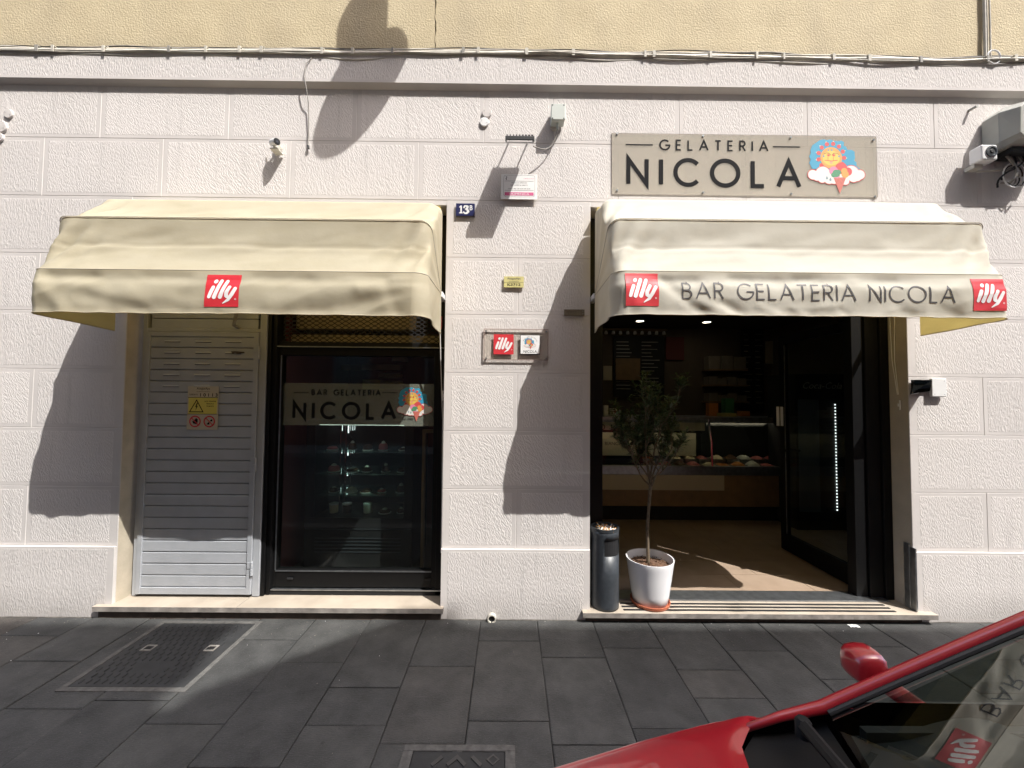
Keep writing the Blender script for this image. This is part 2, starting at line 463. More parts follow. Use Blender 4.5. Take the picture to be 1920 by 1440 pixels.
def stone_mat():
    m, t, b, out = nt('dark_sandstone_slab')
    L = t.links
    N = lambda k: t.nodes.new(k)
    geo, oi = N('ShaderNodeNewGeometry'), N('ShaderNodeObjectInfo')
    off = N('ShaderNodeVectorMath'); off.operation = 'SCALE'; off.inputs[0].default_value = (17, 13, 0)
    L.new(oi.outputs['Random'], off.inputs['Scale'])
    ad = N('ShaderNodeVectorMath'); ad.operation = 'ADD'; L.new(geo.outputs['Position'], ad.inputs[0]); L.new(off.outputs[0], ad.inputs[1])
    n = N('ShaderNodeTexNoise'); n.inputs['Scale'].default_value = 5; n.inputs['Detail'].default_value = 9; n.inputs['Roughness'].default_value = .65
    L.new(ad.outputs[0], n.inputs['Vector'])
    rmp = N('ShaderNodeValToRGB')
    rmp.color_ramp.elements[0].position = .3; rmp.color_ramp.elements[0].color = (.0265, .027, .0265, 1)
    rmp.color_ramp.elements[1].position = .75; rmp.color_ramp.elements[1].color = (.074, .0745, .072, 1)
    L.new(n.outputs['Fac'], rmp.inputs[0])
    # a tone for each slab, a few of them rusty brown
    tone = N('ShaderNodeValToRGB')
    tone.color_ramp.elements[0].color = (.78, .79, .80, 1); tone.color_ramp.elements[1].color = (1.2, .98, .84, 1)
    e = tone.color_ramp.elements.new(.86); e.color = (1.14, 1.14, 1.12, 1)
    L.new(oi.outputs['Random'], tone.inputs[0])
    mul = N('ShaderNodeMix'); mul.data_type = 'RGBA'; mul.blend_type = 'MULTIPLY'; mul.inputs[0].default_value = 1
    L.new(rmp.outputs[0], mul.inputs[6]); L.new(tone.outputs[0], mul.inputs[7])
    # pale scuffs and dark gum spots
    v = N('ShaderNodeTexVoronoi'); v.inputs['Scale'].default_value = 4.2
    L.new(geo.outputs['Position'], v.inputs['Vector'])
    lt = N('ShaderNodeMath'); lt.operation = 'LESS_THAN'; lt.inputs[1].default_value = .045
    L.new(v.outputs['Distance'], lt.inputs[0])
    m2 = N('ShaderNodeMix'); m2.data_type = 'RGBA'; m2.inputs[7].default_value = (.03, .03, .03, 1)
    L.new(lt.outputs[0], m2.inputs[0]); L.new(mul.outputs[2], m2.inputs[6])
    n4 = N('ShaderNodeTexNoise'); n4.inputs['Scale'].default_value = 210; n4.inputs['Detail'].default_value = 2
    L.new(geo.outputs['Position'], n4.inputs['Vector'])
    r4 = N('ShaderNodeMapRange'); r4.inputs[1].default_value = .60; r4.inputs[2].default_value = .74; r4.inputs[4].default_value = .45
    L.new(n4.outputs['Fac'], r4.inputs[0])
    m3 = N('ShaderNodeMix'); m3.data_type = 'RGBA'; m3.inputs[7].default_value = (.15, .15, .145, 1)
    L.new(r4.outputs[0], m3.inputs[0]); L.new(m2.outputs[2], m3.inputs[6])
    # pale drag scratches
    sc = N('ShaderNodeMapping'); sc.inputs['Scale'].default_value = (2.2, 60, 1); sc.inputs['Rotation'].default_value = (0, 0, .6)
    L.new(ad.outputs[0], sc.inputs[0])
    sn = N('ShaderNodeTexNoise'); sn.inputs['Scale'].default_value = 1.4; sn.inputs['Detail'].default_value = 3; L.new(sc.outputs[0], sn.inputs['Vector'])
    sr = N('ShaderNodeMapRange'); sr.inputs[1].default_value = .70; sr.inputs[2].default_value = .78; sr.inputs[4].default_value = .35; L.new(sn.outputs['Fac'], sr.inputs[0])
    m4 = N('ShaderNodeMix'); m4.data_type = 'RGBA'; m4.inputs[7].default_value = (.19, .19, .18, 1)
    L.new(sr.outputs[0], m4.inputs[0]); L.new(m3.outputs[2], m4.inputs[6])
    # dark damp blotches
    bn = N('ShaderNodeTexNoise'); bn.inputs['Scale'].default_value = 1.7; bn.inputs['Detail'].default_value = 8; bn.inputs['Roughness'].default_value = .7; L.new(geo.outputs['Position'], bn.inputs['Vector'])
    br = N('ShaderNodeMapRange'); br.inputs[1].default_value = .5; br.inputs[2].default_value = .7; br.inputs[3].default_value = 1; br.inputs[4].default_value = .68; L.new(bn.outputs['Fac'], br.inputs[0])
    m5 = N('ShaderNodeVectorMath'); m5.operation = 'SCALE'; L.new(m4.outputs[2], m5.inputs[0]); L.new(br.outputs[0], m5.inputs['Scale'])
    L.new(m5.outputs[0], b.inputs['Base Color'])
    b.inputs['Roughness'].default_value = .78
    n2 = N('ShaderNodeTexNoise'); n2.inputs['Scale'].default_value = 120; n2.inputs['Detail'].default_value = 5
    mp = N('ShaderNodeMapping'); mp.inputs['Scale'].default_value = (.5, 1.6, 1)
    L.new(ad.outputs[0], mp.inputs[0]); L.new(mp.outputs[0], n2.inputs['Vector'])
    bp = N('ShaderNodeBump'); bp.inputs['Strength'].default_value = .9; bp.inputs['Distance'].default_value = .006
    L.new(n2.outputs['Fac'], bp.inputs['Height']); L.new(bp.outputs[0], b.inputs['Normal'])
    return m


M_leaf, M_stone = leaf_mat(), stone_mat()

# ------------------------------------------------------------------ lettering
def arc(cx, cy, rx, ry, a0, a1, n=22):
    return [(cx + rx * math.cos(R(a0 + (a1 - a0) * i / n)), cy + ry * math.sin(R(a0 + (a1 - a0) * i / n))) for i in range(n + 1)]


# geometric capitals: cap height 1; (width, strokes)
GLYPH = {
    'N': (.72, [[(0, 0), (0, 1), (.72, 0), (.72, 1)]]),
    'I': (.0, [[(0, 0), (0, 1)]]),
    'C': (.88, [arc(.5, .5, .5, .5, 42, 318)]),
    'O': (1.04, [arc(.52, .5, .52, .5, 90, 450, 40)]),
    'L': (.44, [[(0, 1), (0, 0), (.44, 0)]]),
    'A': (.84, [[(0, 0), (.42, 1), (.84, 0)], [(.14, .34), (.70, .34)]]),
    'G': (.93, [arc(.5, .5, .5, .5, 45, 345) + [(.985, .47), (.55, .47)]]),
    'E': (.46, [[(.46, 1), (0, 1), (0, 0), (.46, 0)], [(0, .52), (.42, .52)]]),
    'T': (.58, [[(0, 1), (.58, 1)], [(.29, 1), (.29, 0)]]),
    'R': (.52, [[(0, 0), (0, 1), (.26, 1)] + arc(.26, .745, .25, .255, 90, -90, 14) + [(0, .49)], [(.24, .49), (.54, 0)]]),
    'B': (.54, [[(0, 0), (0, 1), (.24, 1)] + arc(.24, .76, .22, .24, 90, -90, 12) + [(0, .52)], [(.24, .52)] + arc(.27, .26, .25, .26, 90, -90, 12) + [(0, 0)]]),
    'D': (.75, [[(0, 0), (0, 1), (.25, 1)] + arc(.25, .5, .5, .5, 90, -90, 16) + [(0, 0)]]),
    'M': (.88, [[(0, 0), (.06, 1), (.44, .1), (.82, 1), (.88, 0)]]),
    'K': (.52, [[(0, 0), (0, 1)], [(.5, 1), (0, .42)], [(.12, .56), (.54, 0)]]),
}


def ribbon(path, w, step=None):
    """Closed outline pieces (quads) of a stroke of width w along path, mitred."""
    P = [Vector((a, b)) for a, b in path]
    if step:
        Q = []
        for a, b in zip(P, P[1:]):
            k = max(1, int((b - a).length / step))
            Q += [a.lerp(b, i / k) for i in range(k)]
        P = Q + [P[-1]]
    closed = (P[0] - P[-1]).length < 1e-6
    n = len(P)
    L_, R_ = [], []
    for i in range(n):
        a = P[i] - P[i - 1] if i > 0 else (P[-1] - P[-2] if closed else P[1] - P[0])
        b = P[i + 1] - P[i] if i < n - 1 else (P[1] - P[0] if closed else P[-1] - P[-2])
        a = a.normalized(); b = b.normalized()
        na, nb = Vector((-a.y, a.x)), Vector((-b.y, b.x))
        m = na + nb
        if m.length < 1e-6: m = na
        m.normalize()
        k = w / 2 / max(m.dot(na), .33)
        L_.append(P[i] + m * k); R_.append(P[i] - m * k)
    return L_, R_


def word_paths(text, space=.42):
    """Stroke paths of a word with unit cap height, natural widths; returns (letters, sum of widths, gaps)."""
    out, tot, gaps = [], 0, 0
    for ch in text:
        if ch == ' ':
            out.append((None, space)); tot += space
        else:
            w, st = GLYPH[ch]
            out.append((st, w)); tot += w
    return out, tot


def put_word(mb, text, q0, q1, h, w, fmap, thick=.004, mi=0, step=None, lift=.0004, space=.42):
    """Word running from q0 to q1 (baseline ends in the facade's (x, z)), cap height h, stroke w.
    fmap(x, z, out) -> point, out metres proud of the surface."""
    letters, tot = word_paths(text, space)
    n = len(text)
    W = math.hypot(q1[0] - q0[0], q1[1] - q0[1])
    ux, uz = (q1[0] - q0[0]) / W, (q1[1] - q0[1]) / W
    gap = (W - w - tot * (h - w)) / (n - 1)
    x = w / 2
    k = 0
    for st, wd in letters:
        if st:
            for s in st:
                k += 1
                path = [(x + a * (h - w), w / 2 + b * (h - w)) for a, b in s]
                L_, R_ = ribbon(path, w, step)
                o = thick + lift * (k % 3)
                f = lambda p, oo: fmap(q0[0] + p.x * ux - p.y * uz, q0[1] + p.x * uz + p.y * ux, oo)
                m = len(L_)
                vs = [f(p, o) for p in L_] + [f(p, o) for p in R_]
                fs = [(i, i + m, i + m + 1, i + 1) for i in range(m - 1)]
                if thick > .002:
                    vs += [f(p, 0) for p in L_] + [f(p, 0) for p in R_]
                    fs += [(i + 1, i + 1 + 2 * m, i + 2 * m, i) for i in range(m - 1)] + [(i + m, i + 3 * m, i + 1 + 3 * m, i + 1 + m) for i in range(m - 1)]
                    fs += [(0, 2 * m, 3 * m, m), (2 * m - 1, 4 * m - 1, 3 * m - 1, m - 1)]
                mb.add(vs, fs, mi)
        x += wd * (h - w) + gap


def blob(mb, path, r, fmap, out, mi=0, n=5):
    """Rounded brush stroke: tapering radius list r along path in (x, z)."""
    P = [Vector(p) for p in path]
    rr = r if isinstance(r, (list, tuple)) else [r] * len(P)
    ps, rs = [], []
    for i in range(len(P) - 1):
        for j in range(n):
            ps.append(P[i].lerp(P[i + 1], j / n)); rs.append(rr[i] + (rr[i + 1] - rr[i]) * j / n)
    ps.append(P[-1]); rs.append(rr[-1])
    outl = []
    d0 = (ps[1] - ps[0]).normalized(); d1 = (ps[-1] - ps[-2]).normalized()
    a0 = math.atan2(d0.y, d0.x); a1 = math.atan2(d1.y, d1.x)
    left, right = [], []
    for i, p in enumerate(ps):
        d = (ps[min(i + 1, len(ps) - 1)] - ps[max(i - 1, 0)]).normalized()
        nn = Vector((-d.y, d.x))
        left.append(p + nn * rs[i]); right.append(p - nn * rs[i])
    m = len(left)
    vs = [fmap(p.x, p.y, out) for p in left + right]
    fs = [(i, i + m, i + m + 1, i + 1) for i in range(m - 1)]
    mb.add(vs, fs, mi)
    for c, a, rad in ((ps[0], a0 + math.pi / 2, rs[0]), (ps[-1], a1 - math.pi / 2, rs[-1])):
        pts = [c + Vector((math.cos(a + math.pi * k / 8), math.sin(a + math.pi * k / 8))) * rad for k in range(9)]
        mb.add([fmap(p.x, p.y, out) for p in pts], [tuple(range(9))], mi)


def script_logo(mb, x0, z0, w, h, fmap, out=.001, bgm=0, fgm=1, skew=0):
    """Red square with the white brush-script coffee wordmark."""
    g = lambda u, v, o: fmap(x0 + u * w + skew * v, z0 + v * h, o)
    vs = [g(i / 12, j / 12, out) for j in range(13) for i in range(13)]
    mb.add(vs, [(j * 13 + i, j * 13 + i + 1, j * 13 + i + 14, j * 13 + i + 13) for j in range(12) for i in range(12)], bgm)
    st = [([(.235, .60), (.175, .44), (.135, .30)], [.052, .056, .050]),
          ([(.285, .775), (.30, .795)], [.056, .052]),
          ([(.455, .80), (.37, .55), (.285, .29)], [.050, .056, .058]),
          ([(.625, .79), (.54, .55), (.455, .30)], [.048, .055, .060]),
          ([(.725, .60), (.64, .43), (.635, .33), (.70, .29)], [.050, .056, .056, .046]),
          ([(.895, .56), (.80, .38), (.70, .22), (.54, .105)], [.050, .056, .046, .012])]
    for k, (p, r) in enumerate(st):
        blob(mb, p, r, g, out + .0010 + .0003 * (k % 3), fgm)
    # fine registration ring
    ring = [(.905 + .022 * math.cos(a * .7), .235 + .022 * math.sin(a * .7)) for a in range(10)]
    blob(mb, ring, .005, g, out + .0012, fgm, n=1)


def text_mesh(body, x, z, h, y, parent, name, mat, align='CENTER', depth=.0004, bold=0, shear=0, width=None):
    """Small print in the built-in sans face, laid on the plane y."""
    cu = bpy.data.curves.new(name, 'FONT'); cu.body = body; cu.size = h / .72
    cu.align_x = align; cu.offset = bold; cu.shear = shear; cu.resolution_u = 3
    o = bpy.data.objects.new(name, cu)
    COL.objects.link(o)
    bpy.context.view_layer.update()
    me = bpy.data.meshes.new_from_object(o)
    bpy.data.objects.remove(o); bpy.data.curves.remove(cu)
    xs = [v.co.x for v in me.vertices]
    sx = 1 if not width else width / (max(xs) - min(xs))
    o0 = ORG.get(parent, Vector((0, 0, 0)))
    for v in me.vertices:
        v.co = (x + v.co.x * sx - o0[0], y - depth - o0[1], z + v.co.y - o0[2])
    me.materials.clear(); me.materials.append(mat)
    n = bpy.data.objects.new(name, me); COL.objects.link(n); n.parent = parent
    ORG[n] = Vector(o0)
    return n


flat = lambda y: (lambda x, z, o: (x, y - o, z))


def emblem(cx, cz, s, fmap, parent, mats, name='emblem', alpha=None):
    """Shop badge: sun face over a blue sky splash, two clouds and a three-scoop cone.
    Drawn in units of its own height s, centred on (cx, cz)."""
    mb = MB()
    g = lambda u, v, o: fmap(cx + u * s, cz + v * s, o)

    def poly(pts, lay, mi):
        me = bmesh.new()
        vs = [me.verts.new((a, b, 0)) for a, b in pts]
        f = me.faces.new(vs)
        r = bmesh.ops.triangulate(me, faces=[f])
        me.verts.index_update()
        co = [(v.co.x, v.co.y) for v in me.verts]
        fs = [tuple(v.index for v in fc.verts) for fc in me.faces]
        me.free()
        a = sum(co[i][0] * co[(i + 1) % len(co)][1] - co[(i + 1) % len(co)][0] * co[i][1] for i in range(len(co)))
        if a < 0: fs = [f[::-1] for f in fs]
        mb.add([g(x, y, .0006 + .0005 * lay) for x, y in co], fs, mi)

    def puff(cs, lay, mi, grow=0):
        for k, (x, y, r) in enumerate(cs):
            poly([(x + (r + grow) * math.cos(2 * math.pi * i / 20), y + (r + grow) * math.sin(2 * math.pi * i / 20)) for i in range(20)], lay + .05 * k, mi)
    E = lambda px, py: ((px - 925) / 1110, (745 - py) / 1110)          # badge drawing coordinates
    # sky splash
    sky_pts = [(440, 330), (600, 215), (690, 205), (720, 220), (800, 205), (880, 235), (950, 240), (1020, 225), (1075, 260), (1060, 330), (1110, 345), (1135, 410),
               (1220, 410), (1280, 450), (1275, 500), (1285, 570), (1265, 625), (1310, 660), (1310, 740), (1380, 790), (1200, 830), (430, 800), (375, 680), (405, 620), (375, 550), (410, 490), (405, 420)]
    poly([E(*p) for p in sky_pts], 0, 0)
    # rays: red base with pale tip
    for a in range(-60, 250, 28):
        c, sn = math.cos(R(a)), math.sin(R(a))
        b0 = (.0 + .205 * c - .095, .19 + .205 * sn)
        b0 = E(810 + 255 * c, 555 - 265 * sn)
        t = E(810 + 318 * c, 555 - 328 * sn)
        nx, ny = -sn * .035, c * .035
        poly([(b0[0] + nx, b0[1] + ny), (b0[0] - nx, b0[1] - ny), t], 1, 5)
        poly([(b0[0] + .038 * math.cos(k), b0[1] + .038 * math.sin(k)) for k in [2 * math.pi * i / 12 for i in range(12)]], 1.6 + .03 * (a % 3), 1)
    poly([E(810 + 215 * math.cos(i * math.pi / 18), 575 - 215 * math.sin(i * math.pi / 18)) for i in range(36)], 2.4, 2)
    poly([E(810 + 168 * math.cos(i * math.pi / 18), 580 - 150 * math.sin(i * math.pi / 18)) for i in range(36)], 2.9, 3)
    # face
    for ex in (757, 860):
        poly([E(ex + 40 * math.cos(i * math.pi / 8), 518 - 34 * math.sin(i * math.pi / 8)) for i in range(16)], 3.3, 2)
        poly([E(ex + 22 * math.cos(i * math.pi / 6), 527 - 20 * math.sin(i * math.pi / 6)) for i in range(12)], 3.7, 1)
    line = lambda pts, w, lay, mi: blob(mb, [E(*p) for p in pts], w, g, .0006 + .0005 * lay, mi, n=2)
    line([(660, 505), (710, 480), (760, 480), (800, 520)], .005, 3.9, 4)
    line([(960, 505), (910, 480), (860, 480), (835, 520)], .005, 3.9, 4)
    line([(680, 630), (740, 632), (810, 640), (870, 632), (930, 625)], .006, 3.9, 1)
    line([(745, 560), (745, 630)], .004, 4.0, 1)
    line([(850, 560), (850, 630)], .004, 4.0, 1)
    poly([E(775, 645), E(840, 645), E(830, 700), E(785, 700)], 4.1, 6)
    for px in (757, 822, 660, 965):
        py = 420 if px in (757, 822) else 545
        poly([E(px + 18 * math.cos(i * math.pi / 5), py - 24 * math.sin(i * math.pi / 5)) for i in range(10)], 3.8, 9)
    # clouds, with red outline under white
    cl = [(440, 920, 95), (520, 960, 80), (640, 900, 145), (620, 1000, 80), (760, 990, 110), (860, 960, 140), (1000, 1010, 110), (1080, 1040, 75), (1200, 880, 150), (1240, 960, 100), (1370, 910, 95), (1310, 950, 90)]
    cc = [(*E(a, b), r / 1110) for a, b, r in cl]
    puff(cc, 4.4, 1, .012)
    puff(cc, 5.2, 7)
    for px, py in ((715, 985), (783, 1015)):
        poly([E(px, py - 45), E(px + 25, py + 5), E(px + 12, py + 28), E(px - 12, py + 28), E(px - 25, py + 5)], 6.2, 9)
    # cone and scoops
    poly([E(845, 975), E(1095, 965), E(965, 1295)], 6.3, 8)
    puff([(*E(1130, 850), 85 / 1110), (*E(1010, 770), 105 / 1110), (*E(960, 760), 70 / 1110)], 6.8, 1)
    puff([(*E(850, 840), 88 / 1110), (*E(910, 930), 60 / 1110)], 7.2, 10)
    puff([(*E(900, 890), 75 / 1110), (*E(850, 920), 50 / 1110), (*E(945, 865), 50 / 1110)], 7.6, 11)
    puff([(*E(1060, 840), 62 / 1110), (*E(1075, 905), 72 / 1110)], 8.0, 2)
    return mb.build(name, mats, parent)


EMB = [pm('badge_blue', (.035, .30, .47), .6), pm('badge_red', (.60, .07, .07), .6), pm('badge_orange', (.70, .33, .08), .6), pm('badge_yellow', (.72, .52, .10), .6),
       pm('badge_brown', (.25, .10, .03), .6), pm('badge_cream', (.78, .68, .42), .6), pm('badge_tongue', (.75, .35, .20), .6), pm('badge_white', (.72, .70, .66), .6),
       pm('badge_cone', (.62, .17, .13), .6, var=.3, vscale=90), pm('badge_grey_blue', (.22, .30, .33), .6), pm('badge_pink', (.68, .22, .36), .6), pm('badge_green', (.09, .33, .17), .6, var=.4, vscale=200)]

# ------------------------------------------------------------------ ground
mb = MB()
mb.box(-30, 30, -1.62, .32, -.30, -.014)
pavement = tag(mb.build('pavement', M_pavebase), kind='structure')
mb = MB(); mb.box(-30, 30, -1.78, -1.622, -.30, .0)
tag(mb.build('kerb', M_kerb, bevel=.012), kind='structure')
mb = MB(); mb.add([(-60, -60, -.10), (60, -60, -.10), (60, -1.70, -.10), (-60, -1.70, -.10)], [(0, 1, 2, 3)])
mb.add([(-60, -60, -.31), (60, -60, -.31), (60, 60, -.31), (-60, 60, -.31)], [(0, 1, 2, 3)])
tag(mb.build('road', M_road), kind='structure')

cuts = {  # column's left edge -> cross joints (y)
    -4.66: (-.45, -1.1), -4.23: (-.2, -.85), -3.81: (-.62, -1.2), -3.42: (-.237, -.9), -3.02: (-.482, -1.15), -2.60: (-.836, -1.3), -2.20: (-.78, -1.25), -1.80: (-.262, -.924, -1.4),
    -1.40: (-.484, -1.15), -1.0: (-.68, -.93), -.60: (-.51, -1.03), -.196: (-.263, -.90), .215: (-.423, -1.03), .62: (-.327, -.94), 1.02: (-.525, -.745, -1.3), 1.42: (-.35, -1.0),
    1.83: (-.6, -1.2), 2.24: (-.30, -.95), 2.65: (-.7, -1.3), 3.06: (-.42, -1.05), 3.47: (-.2, -.8), 3.88: (-.55, -1.2), 4.29: (-.3, -1.0), 4.70: (-.6,)}
xs = sorted(cuts)
g = .0022
rnd = random.Random(3)
for i, x0 in enumerate(xs[:-1]):
    x1 = xs[i + 1]
    ys = [-1.615] + sorted(cuts[x0]) + [-.012]
    for y0, y1 in zip(ys, ys[1:]):
        mb = MB()
        z = rnd.uniform(-.0016, .0012)
        gx, gy = g * rnd.uniform(.6, 1.5), g * rnd.uniform(.6, 1.5)
        tilt = rnd.uniform(-.0012, .0012)
        X0, X1, Y0, Y1 = x0 + gx, x1 - gx, y0 + gy, y1 - gy
        c = .006
        mb.add([(X0, Y0, -.02), (X1, Y0, -.02), (X1, Y1, -.02), (X0, Y1, -.02), (X0, Y0, z - .003), (X1, Y0, z - .003), (X1, Y1, z - .003), (X0, Y1, z - .003),
                (X0 + c, Y0 + c, z + tilt), (X1 - c, Y0 + c, z - tilt), (X1 - c, Y1 - c, z - tilt), (X0 + c, Y1 - c, z + tilt)],
               [(8, 9, 10, 11), (4, 5, 9, 8), (5, 6, 10, 9), (6, 7, 11, 10), (7, 4, 8, 11), (0, 1, 5, 4), (1, 2, 6, 5), (2, 3, 7, 6), (3, 0, 4, 7)])
        mb.build('paving_stone', M_stone, pavement)
# mortar fillet between slabs and facade
mb = MB()
mb.grid(lambda u, v: (-5 + 10 * u, -.028 + .03 * v + .006 * noise.noise((u * 90, 0, 0)), .001 + .014 * v + .004 * noise.noise((u * 60, v, 3))), 200, 2)
mb.build('mortar_fillet', pm('dirty_mortar', (.10, .092, .08), .95, var=.5, vscale=25), pavement)

# ------------------------------------------------------------------ the gelateria building
building = thing('gelateria_building', 'pale pink rendered shop building with tooled blocks and yellow upper wall', 'building', (0, 0, 0))
OL0, OL1, OR0, OR1, OTOP = -2.89, -.497, .606, 3.022, 3.10
ZR = [4.005, 3.591, 3.138, 2.695, 2.257, 1.815, 1.377, .945, .509, -.02]
BX = 6.5
mb = MB()
mb.box(-BX, OL0, .0, .40, -.25, 4.22)
mb.box(OL1, OR0, .0, .40, -.25, 4.22)
mb.box(OR1, BX, .0, .40, -.25, 4.22)
mb.box(OL0, OL1, .0, .40, OTOP, 4.22)
mb.box(OR0, OR1, .0, .40, OTOP, 4.22)
mb.box(OL0, OL1, .0, .40, -.25, .02)
mb.box(OR0, OR1, .0, .40, -.25, .02)
mb.build('wall', M_wall, building)


def block(x0, x1, z0, z1, y=-.0022, mL=.034, mR=.034, mB=.026, mT=.026, gap=.0006):
    mb = MB()
    x0 += gap; x1 -= gap; z0 += gap; z1 -= gap
    c = .0022
    X = [x0, x0 + c, x0 + mL, x0 + mL + .004, x1 - mR - .004, x1 - mR, x1 - c, x1]
    Z = [z0, z0 + c, z0 + mB, z0 + mB + .004, z1 - mT - .004, z1 - mT, z1 - c, z1]
    d = [.0005, y, y, y - .0006, y - .0006, y, y, .0005]
    ring = lambda k: [(X[k], d[k], Z[k]), (X[7 - k], d[k], Z[k]), (X[7 - k], d[k], Z[7 - k]), (X[k], d[k], Z[7 - k])]
    vs = [p for k in range(4) for p in ring(k)]
    fs = []
    for k in range(3):
        for i in range(4):
            fs.append((k * 4 + i, k * 4 + (i + 1) % 4, k * 4 + 4 + (i + 1) % 4, k * 4 + 4 + i))
    mb.add(vs, fs, 0)
    mb.m[-4:] = [1] * 4
    mb.add(ring(3), [(0, 1, 2, 3)], 1)
    return mb.build('stone_block', [M_wall, M_block], building)


def row(z1, z0, joints, **k):
    for a, b in zip(joints, joints[1:]):
        block(a, b, z0, z1, **k)


row(ZR[0], ZR[1], [-6.1, -5.12, -4.14, -3.16, -2.18, -1.2, -.217, .315, 1.292, 2.289, 3.278, 4.26, 5.24, 6.2], mT=.012)
row(ZR[1], ZR[2], [-6.5, -5.5, -4.5, -3.58, -2.673, -1.697, -.716, .82, 1.805, 2.796, 3.60, 4.55, 5.5, 6.5])
for k in range(2, 8):
    z1, z0 = ZR[k], ZR[k + 1]
    even = k % 2 == 1
    for a, b in zip(([-5.5, -4.5, -3.566, OL0] if even else [-5.0, -4.02, OL0]), ([-4.5, -3.566, OL0] if even else [-4.02, OL0])):
        block(a, b, z0, z1, mR=.062 if b == OL0 else .032)
    for a, b in zip(([OR1, 3.591, 4.55, 5.5] if even else [OR1, 4.05, 5.0]), ([3.591, 4.55, 5.5] if even else [4.05, 5.0])):
        block(a, b, z0, z1, mL=.062 if a == OR1 else .032)
    if even:
        block(OL1, .057, z0, z1, mL=.055); block(.057, OR0, z0, z1, mR=.055)
    else:
        block(OL1, OR0, z0, z1, mL=.055, mR=.055)
for a, b, l, r in ((-5.5, -4.2, .03, .03), (-4.2, OL0, .03, .05), (OL1, OR0, .05, .05), (OR1, 4.3, .05, .03), (4.3, 5.6, .03, .03)):
    block(a, b, ZR[9], ZR[8], y=-.020, mL=l, mR=r, mT=.018, mB=.004)
# string course and frieze under the yellow wall
FY = -.040
mb = MB()
prof = [(.0, 3.998), (FY + .008, 4.022), (FY, 4.028), (FY, 4.046)]
for (a, za), (b, zb) in zip(prof, prof[1:]):
    mb.add([(-BX, a, za), (BX, a, za), (BX, b, zb), (-BX, b, zb)], [(0, 1, 2, 3)])
mb.build('string_course', M_wall, building)
zt = lambda u: 4.243 + .006 * noise.noise((u * 40, 2, 0)) + .005 * noise.noise((u * 160, 5, 0))
mb = MB()
mb.grid(lambda u, v: (-BX + 2 * BX * u, FY, 4.046 + (zt(u) - 4.046) * v), 420, 1)
mb.grid(lambda u, v: (-BX + 2 * BX * u, FY + (.002 - FY) * v, zt(u) + .004 * v), 420, 1)
mb.build('frieze', M_block, building)
# upper wall in two bays, with the open settlement crack between
crack_x = at(816, 40)[0]
rj = random.Random(5)
jag = [(crack_x + rj.uniform(-.006, .006), 4.2 + i * .035) for i in range(60)]
jag += [(crack_x, 14.0)]
for side in (-1, 1):
    mb = MB()
    w_ = .004
    edge = [(x + side * w_ * (1 + .5 * math.sin(z * 31)), z) for x, z in jag]
    n = len(edge)
    far = side * BX
    mb.add([(x, .002, z) for x, z in edge] + [(far, .002, z) for x, z in edge] + [(x, .03, z) for x, z in edge],
           [((i, i + 1, n + i + 1, n + i) if side < 0 else (n + i, n + i + 1, i + 1, i)) for i in range(n - 1)] + [(i, i + 1, 2 * n + i + 1, 2 * n + i) for i in range(n - 1)])
    mb.build('upper_wall', M_yellow, building)
mb = MB(); mb.box(-BX, BX, .03, .40, 4.22, 14.0); mb.build('upper_wall_core', M_stepr, building)
# reveals (jambs) of both openings
mb = MB()
mb.add([(OL0 + .001, .002, .03), (OL0 + .001, .14, .03), (OL0 + .001, .14, OTOP), (OL0 + .001, .002, OTOP)], [(0, 1, 2, 3)])
mb.build('reveal', M_reveal, building)
mb = MB()
mb.add([(OR1 - .001, .002, .03), (OR1 - .001, .16, .03), (OR1 - .001, .16, OTOP), (OR1 - .001, .002, OTOP)], [(0, 3, 2, 1)])
mb.build('reveal', M_revealw, building)

# ------------------------------------------------------------------ thresholds
def step(label, x0, x1, z, parts, riser, front=-.07):
    s = thing('doorstep', label, 'step', ((x0 + x1) / 2, 0, 0), 'stone doorsteps of the two shop openings')
    for a, b in parts:
        mb = MB()
        n = 26
        rr = random.Random(int(a * 100))
        # front edge chipped a little
        xs = [a + (b - a) * i / n for i in range(n + 1)]
        ch = [max(0, rr.gauss(0, .0025)) for _ in xs]
        top = [(x, front + c, z - c * .5) for x, c in zip(xs, ch)]
        back = [(x, .145, z) for x in xs]
        bot = [(x, front + .002 + c * .3, z - .036) for x, c in zip(xs, ch)]
        botb = [(x, .02, z - .036) for x in xs]
        vs = top + back + bot + botb
        m = n + 1
        mb.add(vs, [(i, i + 1, m + i + 1, m + i) for i in range(n)], 0)
        mb.add(vs, [(2 * m + i, 2 * m + i + 1, i + 1, i) for i in range(n)] + [(3 * m + i, 3 * m + i + 1, 2 * m + i + 1, 2 * m + i) for i in range(n)] + [(0, m, 3 * m, 2 * m), (n, 2 * m + n, 3 * m + n, m + n)], 1)
        mb.build('tread', [M_marble, M_marble_edge], s)
    mb = MB(); mb.box(riser[0], riser[1], -.028, .02, -.02, z - .036); mb.build('riser', M_stepr, s)
    return s


stepL = step('long pale marble doorstep under the grey louvred door and dark shop window', -3.00, -.47, .095, [(-3.0, -1.965), (-1.962, -.47)], (-2.98, -.49), front=-.055)
stepR = step('grooved marble doorstep of the open entrance carrying the pot and ash bin', .545, 3.13, .078, [(.545, 1.98), (1.983, 3.13)], (.57, 3.05), front=-.068)
mb = MB()
for yy in (-.022, .022, .066):
    mb.box(.85, 2.86, yy - .009, yy + .009, .078, .0815)
mb.build('anti_slip_strip', M_blackm, stepR)
mb = MB(); mb.box(.70, 2.95, .105, .255, .0785, .089); mb.build('threshold_plate', M_steel, stepR, bevel=.004)

